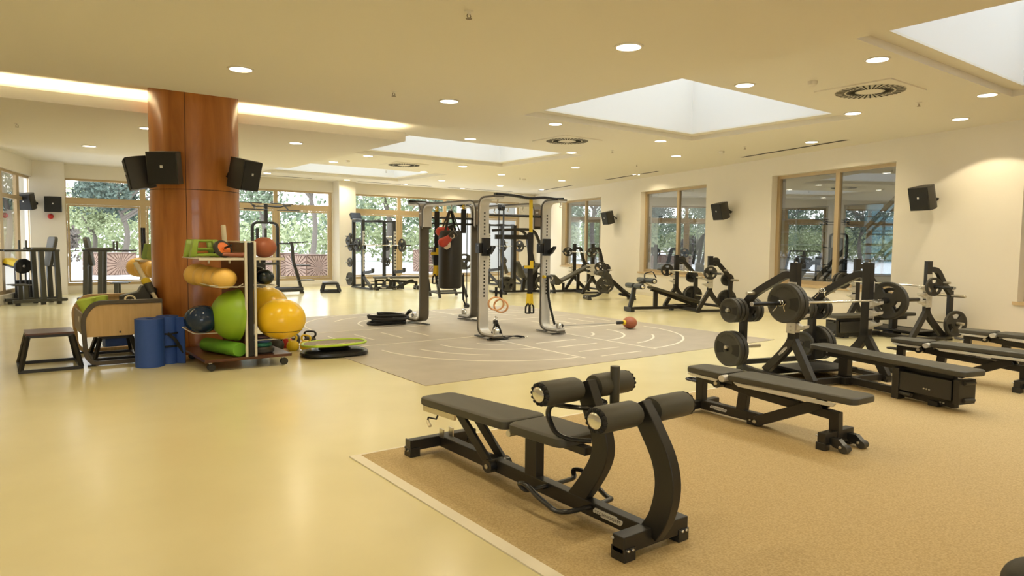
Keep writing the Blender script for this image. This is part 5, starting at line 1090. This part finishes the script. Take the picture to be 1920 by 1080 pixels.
t = thing('plate_tree', 'dark plate stand with slanted legs behind the punch bag', 'plate stand', (10.4, 17.0, 0), -10); m = M['dk']
for y in (-.3, .35):
    MB().bar((-.28, y, .02), (-.46, y, 1.25), .06, .06, up=(1, 0, 0)).build('front_leg', m, t, bev=.005); MB().bar((.42, y, .02), (.20, y, .75), .06, .06, up=(1, 0, 0)).build('rear_leg', m, t, bev=.005)
    MB().tube([(-.46, y, 1.22), (-.47, y, 1.36), (-.38, y, 1.42), (.1, y, 1.42)], .03, 10, fil=.08).build('top_tube', m, t); MB().bar((.1, y, 1.42), (.28, y, .55), .05, .05, up=(1, 0, 0)).build('rear_post', m, t)
    MB().bar((-.30, y, .16), (.36, y, .16), .05, .05).build('side_rail', m, t)
MB().bar((-.30, -.3, .16), (-.30, .35, .16), .05, .05).build('cross_beam', m, t)
for z in (.55, .95): MB().cyl((-.36-.1*(z-.5), -.45, z), (-.36-.1*(z-.5), .5, z), .02, 10).build('plate_peg', M['steel'], t)
plate('small', t, (-.40, -.42, .75), 'small plate with chrome spring at the left of the plate stand'); q = plate('big', t, (.30, -.40, 1.05), 'slotted plate on the right of the plate stand behind the punch bag')
t = thing('press_machine', 'plate loaded press machine with folded black seat seen through the rig', 'exercise machine', (13.3, 17.4, 0), -8); m = M['blk']
MB().bar((-.75, 0, .06), (.75, 0, .06), .07, .07).build('base_rail', m, t); MB().bar((-.6, -.45, .05), (-.6, .45, .05), .07, .07).build('base_beam', m, t); MB().bar((.6, -.4, .05), (.6, .4, .05), .07, .07).build('base_beam', m, t)
MB().bar((-.12, 0, .08), (-.12, 0, 2.15), .08, .09, up=(1, 0, 0)).build('main_post', m, t, bev=.006); MB().bar((.62, .2, .08), (.40, .2, 1.9), .08, .09, up=(1, 0, 0)).build('rear_post', m, t)
for y in (-.28, .28): MB().strip(smooth_path([(-.65, y, 1.98), (-.1, y, 2.02), (.28, y, 1.98), (.46, y, 1.70), (.60, y, 1.2), (.66, y, .9)]), .05, .08, side=(0, 1, 0)).build('press_arm', m, t, bev=.005)
MB().bar((-.7, 0, 1.78), (.30, 0, 1.78), .06, .14).build('cross_arm', m, t)
for (a, b) in (((-.02, 0, 1.0), (.16, 0, .55)), ((.18, 0, .50), (.60, 0, .95))):
    d = Vector(b)-Vector(a); L = d.length; o = MB().pad(-L/2, L/2, .17, .17, .0, 0, .09, .05).build('seat_pad', M['vinyl'], t); o.location = (((a[0]+b[0])/2)*K, 0, (a[2]+b[2])/2); o.rotation_euler = (0, -math.atan2(d.z, d.x*K), 0)
MB().bar((.15, 0, .08), (.20, 0, .50), .07, .10, up=(1, 0, 0)).build('seat_post', m, t); MB().bar((.6, -.05, .62), (.98, -.05, .56), .06, .06).build('foot_bar', m, t); MB().bar((.95, -.05, .56), (1.15, -.05, .05), .06, .06).build('front_leg', m, t)
MB().box((.45, .1, .5), (.3, .3, .75)).build('shroud', M['blksat'], t, bev=.02); MB().strip(smooth_path([(-.62, -.2, 1.4), (-.56, -.2, 1.0), (-.45, -.2, .65)]), .05, .10, side=(0, 1, 0)).build('lever_arm', M['bronze'], t)
plate('big', t, (-.52, -.34, .33), 'large plate at the left foot of the press machine'); plate('solid', t, (-.52, -.28, .33), 'large plate behind the left one of the press machine'); plate('big', t, (.58, -.34, .36), 'large plate at the right side of the press machine')
# ------------------------------------------------------------------ outside: terrace, planters, trees
struct('exterior_terrace', slab(MB(), [(-70, -30), (-14, -30), (.3, 23.72), (19.3, 23.72), (110, 60), (110, 120), (-70, 120)], -.2, -.03), M['terrace'], smooth=False)
def crown(n, c, r, rnd, size, m=None):                     # loose leaves gathered on the shell of an ellipsoid made of clumps
    mb = MB(); cl = []
    for k in range(26):
        u = Vector((rnd.gauss(0, 1), rnd.gauss(0, 1), rnd.gauss(0, 1))).normalized()*rnd.uniform(.35, .85); cl.append((Vector((c[0]+u.x*r[0], c[1]+u.y*r[1], c[2]+u.z*r[2])), rnd.uniform(.22, .42)))
    for k in range(n):
        p, q = rnd.choice(cl); d = Vector((rnd.gauss(0, 1), rnd.gauss(0, 1), rnd.gauss(0, 1))).normalized()*q*rnd.uniform(.5, 1)
        p = p + Vector((d.x*r[0], d.y*r[1], d.z*r[2])); a = Vector((rnd.gauss(0, 1), rnd.gauss(0, 1), rnd.gauss(0, 1))).normalized(); b = a.cross(Vector((rnd.gauss(0, 1), rnd.gauss(0, 1), rnd.gauss(0, 1)))).normalized()
        s = size*rnd.uniform(.6, 1.3); mb.add([p+a*s, p+b*s*.5, p-a*s, p-b*s*.5], [(0, 1, 2, 3)])
    return mb
def tree(lab, p, h, r, m, n=2600, size=.13, tz=.4, seed=1, group='trees beyond the terrace'):
    rnd = random.Random(seed); t = thing('tree', lab, 'tree', p, 0, group)
    crown(n, (0, 0, h*(1+tz)/2), (r, r, h*(1-tz)/2*1.05), rnd, size).build('crown', M[m], t, k=1, smooth=False)
    mb = MB(); mb.tube(smooth_path([(0, 0, 0), (.08*r, 0, h*.25), (-.05*r, .05*r, h*.5), (.05*r, 0, h*.8)]), [.06*r*(1-.8*k/18) for k in range(19)], 8)
    for k in range(7):
        a = rnd.uniform(0, 2*PI); z = h*rnd.uniform(.3, .65); mb.tube([(0, 0, z), (.4*r*math.cos(a), .4*r*math.sin(a), z+h*.12), (.75*r*math.cos(a), .75*r*math.sin(a), z+h*.2)], [.03*r, .02*r, .01*r], 6)
    mb.build('trunk', M['bark'], t, k=1)
def far(px, Y):                                            # point at depth Y in front of the viewer, px to the right (metres per metre)
    x = px*Y; return (x*.7995 + Y*.6007, -x*.6007 + Y*.7995, -.03)
tree('dark evergreen tree with bare trunk standing right of the pillar, outside the second window', far(-.292, 37), 10.5, 3.0, 'leafd', 7140, 0.124, .36, 3)
tree('bushy dark tree seen at the right of the first window, just left of the pillar', far(-.565, 44), 8.2, 3.6, 'leafd', 6120, 0.136, .3, 4)
tree('pale green tree outside the first window, in front of the shrubs', far(-.61, 50), 6.3, 3.2, 'leafp', 5100, 0.136, .2, 5)
tree('tall pale tree outside the second window near the pillar edge', far(-.365, 46), 9.5, 3.2, 'leaf', 5100, 0.136, .25, 6)
tree('yellow green tree filling the top of the third window', far(-.185, 52), 12.5, 5.0, 'leafp', 7140, 0.167, .25, 7)
tree('grey green tree at the left edge of the third window', far(-.233, 46), 10.5, 1.7, 'leaf', 3060, 0.124, .3, 8)
tree('leafy tree behind the punch bag and hoop of the rig', far(-.10, 47), 10.5, 4.2, 'leaf', 7140, 0.149, .2, 9)
tree('olive green tree behind the right half of the rig', far(-.03, 52), 10.5, 4.5, 'leafp', 6120, 0.155, .2, 10)
tree('bushy tree outside the narrow window at the far left', far(-.735, 40), 10.5, 3.2, 'leaf', 4420, 0.136, .15, 11)
tree('second bushy tree at the far left, farther out', far(-.80, 44), 9.5, 4, 'leafp', 4420, 0.149, .15, 12)
tree('round rust tinged shrub at the left side of the first window', far(-.645, 40), 2.6, 1.0, 'bark', 1200, .12, .1, 13)
rnd = random.Random(5)
for (px, Y, h, r, m, sd) in ((-.98, 40, 8, 3.2, 'leafd', 21), (-1.15, 44, 9, 3.8, 'leaf', 22), (-1.4, 36, 8, 3.4, 'leafd', 23), (-1.75, 34, 9, 3.8, 'leaf', 24), (-2.2, 30, 8, 3.6, 'leafp', 25)):
    tree('tree out beyond the terrace at the far left, mirrored in the nearest inner window', far(px, Y), h, r, m, 3200, .14, .2, sd)
mb = MB()
for k in range(120):
    px = -2.1 + 2.2*k/119; Y = (55 if px > -1 else 55/abs(px)**.8) + rnd.uniform(-3, 3); p = far(px, Y)
    q = crown(230, (p[0], p[1], 1.5+rnd.uniform(-.3, .7)), (2.2, 2.2, 2.0), rnd, .21); mb.add(q.v, q.f)
o = mb.build('shrubbery', M['leafp'], k=1, smooth=False); tag(o, 'continuous band of pale shrubs along the far edge of the terrace', 'shrubs', None, 'stuff')
mb = MB()
for k in range(90):
    px = -2.1 + 2.2*k/89; Y = (60 if px > -1 else 60/abs(px)**.8) + rnd.uniform(-3, 3); p = far(px, Y)
    q = crown(300, (p[0], p[1], 2.9+rnd.uniform(-.5, .9)), (3, 3, 2.9), rnd, .25); mb.add(q.v, q.f)
o = mb.build('undergrowth', M['leaf'], k=1, smooth=False); tag(o, 'taller green growth behind the pale shrubs beyond the terrace', 'shrubs', None, 'stuff')
def planter(lab, p, w, h, rot):
    t = thing('planter', lab, 'planter', p, rot, 'square timber planters')
    MB().box((0, 0, h/2), (w, w, h)).build('box', M['tan2'], t, k=1)
    for q in range(4):
        mb = MB(); R = Matrix.Rotation(q*PI/2, 3, 'Z')
        for k in range(24):
            a = 2*PI*k/24
            def edge(a):
                c, s = math.cos(a), math.sin(a); m = min((w/2-.02)/max(1e-6, abs(c)), (h/2-.02)/max(1e-6, abs(s))); return (c*m, s*m)
            e0, e1 = edge(a-.085), edge(a+.085); vs = [R @ Vector((x, -w/2-d, h/2+z)) for d in (.0, .03) for x, z in ((0, 0), e0, e1)]
            mb.add(vs, [(3, 4, 5), (0, 2, 1), (0, 1, 4, 3), (1, 2, 5, 4), (2, 0, 3, 5)])
        mb.build('starburst_panel', M['tan'], t, k=1, smooth=False)
    MB().box((0, 0, h+.02), (w+.06, w+.06, .04)).build('rim', M['tan2'], t, k=1)
planter('timber planter with starburst boards outside the first window', far(-.584, 31), 1.5, .95, 28)
planter('timber planter with starburst boards at the foot of the dark evergreen', far(-.297, 29.5), 1.25, 1.0, 22)
planter('paler timber planter beside the one at the foot of the evergreen', far(-.335, 32), 1.0, 1.0, 22)
planter('timber planter outside the third window, left of the punch bag', far(-.122, 38), 1.15, 1.15, 20)

# ------------------------------------------------------------------ hall behind the inner windows
HD = 8.5
def hb(mb, s0, s1, d0, d1, z0, z1):
    mb.add([rw(s, d, z) for s in (s0, s1) for d in (d0, d1) for z in (z0, z1)], [(0, 1, 3, 2), (4, 6, 7, 5), (0, 4, 5, 1), (2, 3, 7, 6), (0, 2, 6, 4), (1, 5, 7, 3)]); return mb
struct('floor_hall', hb(MB(), -9, 40, .32, HD+.2, -.1, 0), M['hallf'], smooth=False)
struct('ceiling_hall', hb(MB(), -9, 40, .32, HD+.2, 4.6, 4.7), M['hallg'], smooth=False)
mb = hb(MB(), -9, 40, HD, HD+.2, -.1, .62); hb(mb, -9, 40, HD, HD+.2, 3.1, 4.6)
for k in range(13): hb(mb, -9+k*4, -9+k*4+.7, HD, HD+.2, .62, 3.1)
struct('wall_hall', mb, M['hallg'], smooth=False); struct('wall_hall_end', hb(MB(), 40, 40.2, .3, HD, -.1, 4.7), M['white'], smooth=False); struct('wall_hall_start', hb(MB(), -9.2, -9, .3, HD, -.1, 4.7), M['white'], smooth=False)
for k in range(12):
    a = -9+k*4+.7; b = a+3.3; mb = MB()
    for z in (.62, 1.12, 1.62, 2.12, 2.62, 3.06): hb(mb, a, b, HD+.04, HD+.10, z, z+.05)
    for s in (a, (a+b)/2-.03, b-.06): hb(mb, s, s+.06, HD+.04, HD+.10, .62, 3.1)
    o = struct(f'window_{20+k}', mb, M['mull'], smooth=False); struct('pane', hb(MB(), a, b, HD+.12, HD+.13, .62, 3.1), M['bluglass'], o, smooth=False)
mb = MB()
for s in range(-8, 40, 3): hb(mb, s, s+.3, .32, HD, 4.15, 4.6)
struct('ceiling_beam', hb(mb, -9, 40, 3.2, 3.5, 4.1, 4.4), M['white'], smooth=False)
t = thing('staircase', 'steel staircase with dark diagonal stringers behind the nearest inner window', 'staircase', (0, 0, 0))
for d in (2.0, 3.3):
    a, b = rw(14.68, d, -.1), rw(9.29, d, 4.6)
    MB().bar(a, b, .06, .09).build('stringer', M['blksat'], t, k=1); MB().bar(a-Vector((0, 0, .22)), b-Vector((0, 0, .22)), .05, .05).build('lower_chord', M['blksat'], t, k=1)
for k in range(20):
    q = (k+.5)/20; s = 14.68-5.39*q; z = -.1+4.7*q; hb(MB(), s-.16, s+.10, 2.03, 3.27, z-.02, z+.02).build('tread', M['dk'], t, k=1, smooth=False)
for s in (2, 6, 10, 14, 18, 22, 26, 30):
    p = rw(s, 1.6, 4.6); MBo = MB().lathe([(.12, 0), (.12, -.02)], p, n=20); tag(MBo.build('ceiling_lamp', M['lamp'], k=1), 'round ceiling lamp in the hall behind the inner windows', 'ceiling lamp', 'hall ceiling lamps')
    l = bpy.data.objects.new('hall_light', ld.copy()); l.data.energy = 16; C.objects.link(l); l.location = p - Vector((0, 0, .05))

# unused plate patterns go; world, camera, view
for k, q in PL.items():
    if k not in _used:
        for ch in list(q.children): bpy.data.objects.remove(ch)
        bpy.data.objects.remove(q)
sc = bpy.context.scene
w = bpy.data.worlds.new('sky'); sc.world = w; w.use_nodes = True; nt = w.node_tree; bg = nt.nodes['Background']
tc = nt.nodes.new('ShaderNodeTexCoord'); sx = nt.nodes.new('ShaderNodeSeparateXYZ'); rp = nt.nodes.new('ShaderNodeValToRGB')
rp.color_ramp.elements[0].position = 0; rp.color_ramp.elements[0].color = (.97, .98, 1, 1); rp.color_ramp.elements[1].position = .9; rp.color_ramp.elements[1].color = (.86, .92, 1, 1)
nt.links.new(tc.outputs['Generated'], sx.inputs[0]); nt.links.new(sx.outputs['Z'], rp.inputs['Fac']); nt.links.new(rp.outputs['Color'], bg.inputs['Color']); bg.inputs['Strength'].default_value = 4.6
cam = bpy.data.cameras.new('camera'); co = bpy.data.objects.new('camera', cam); C.objects.link(co)
cam.sensor_width = 36; cam.sensor_fit = 'HORIZONTAL'; cam.lens = 36*1292.1/1920; cam.clip_start = .05; cam.clip_end = 400
yaw = -math.radians(90-53.08+0); pitch = .06557; roll = .01125
# camera looks along its -z: level, turned, pitched down and rolled slightly
Rm = Matrix.Rotation(yaw, 3, 'Z') @ Matrix.Rotation(PI/2 - pitch, 3, 'X') @ Matrix.Rotation(roll, 3, 'Z')
co.matrix_world = Matrix.Translation((0, 0, 1.6)) @ Rm.to_4x4()
sc.cycles.max_bounces = 8
sc.camera = co
vs = sc.view_settings; vs.view_transform = 'Standard'; vs.look = 'None'; vs.gamma = 1; vs.use_curve_mapping = False; vs.exposure = .0
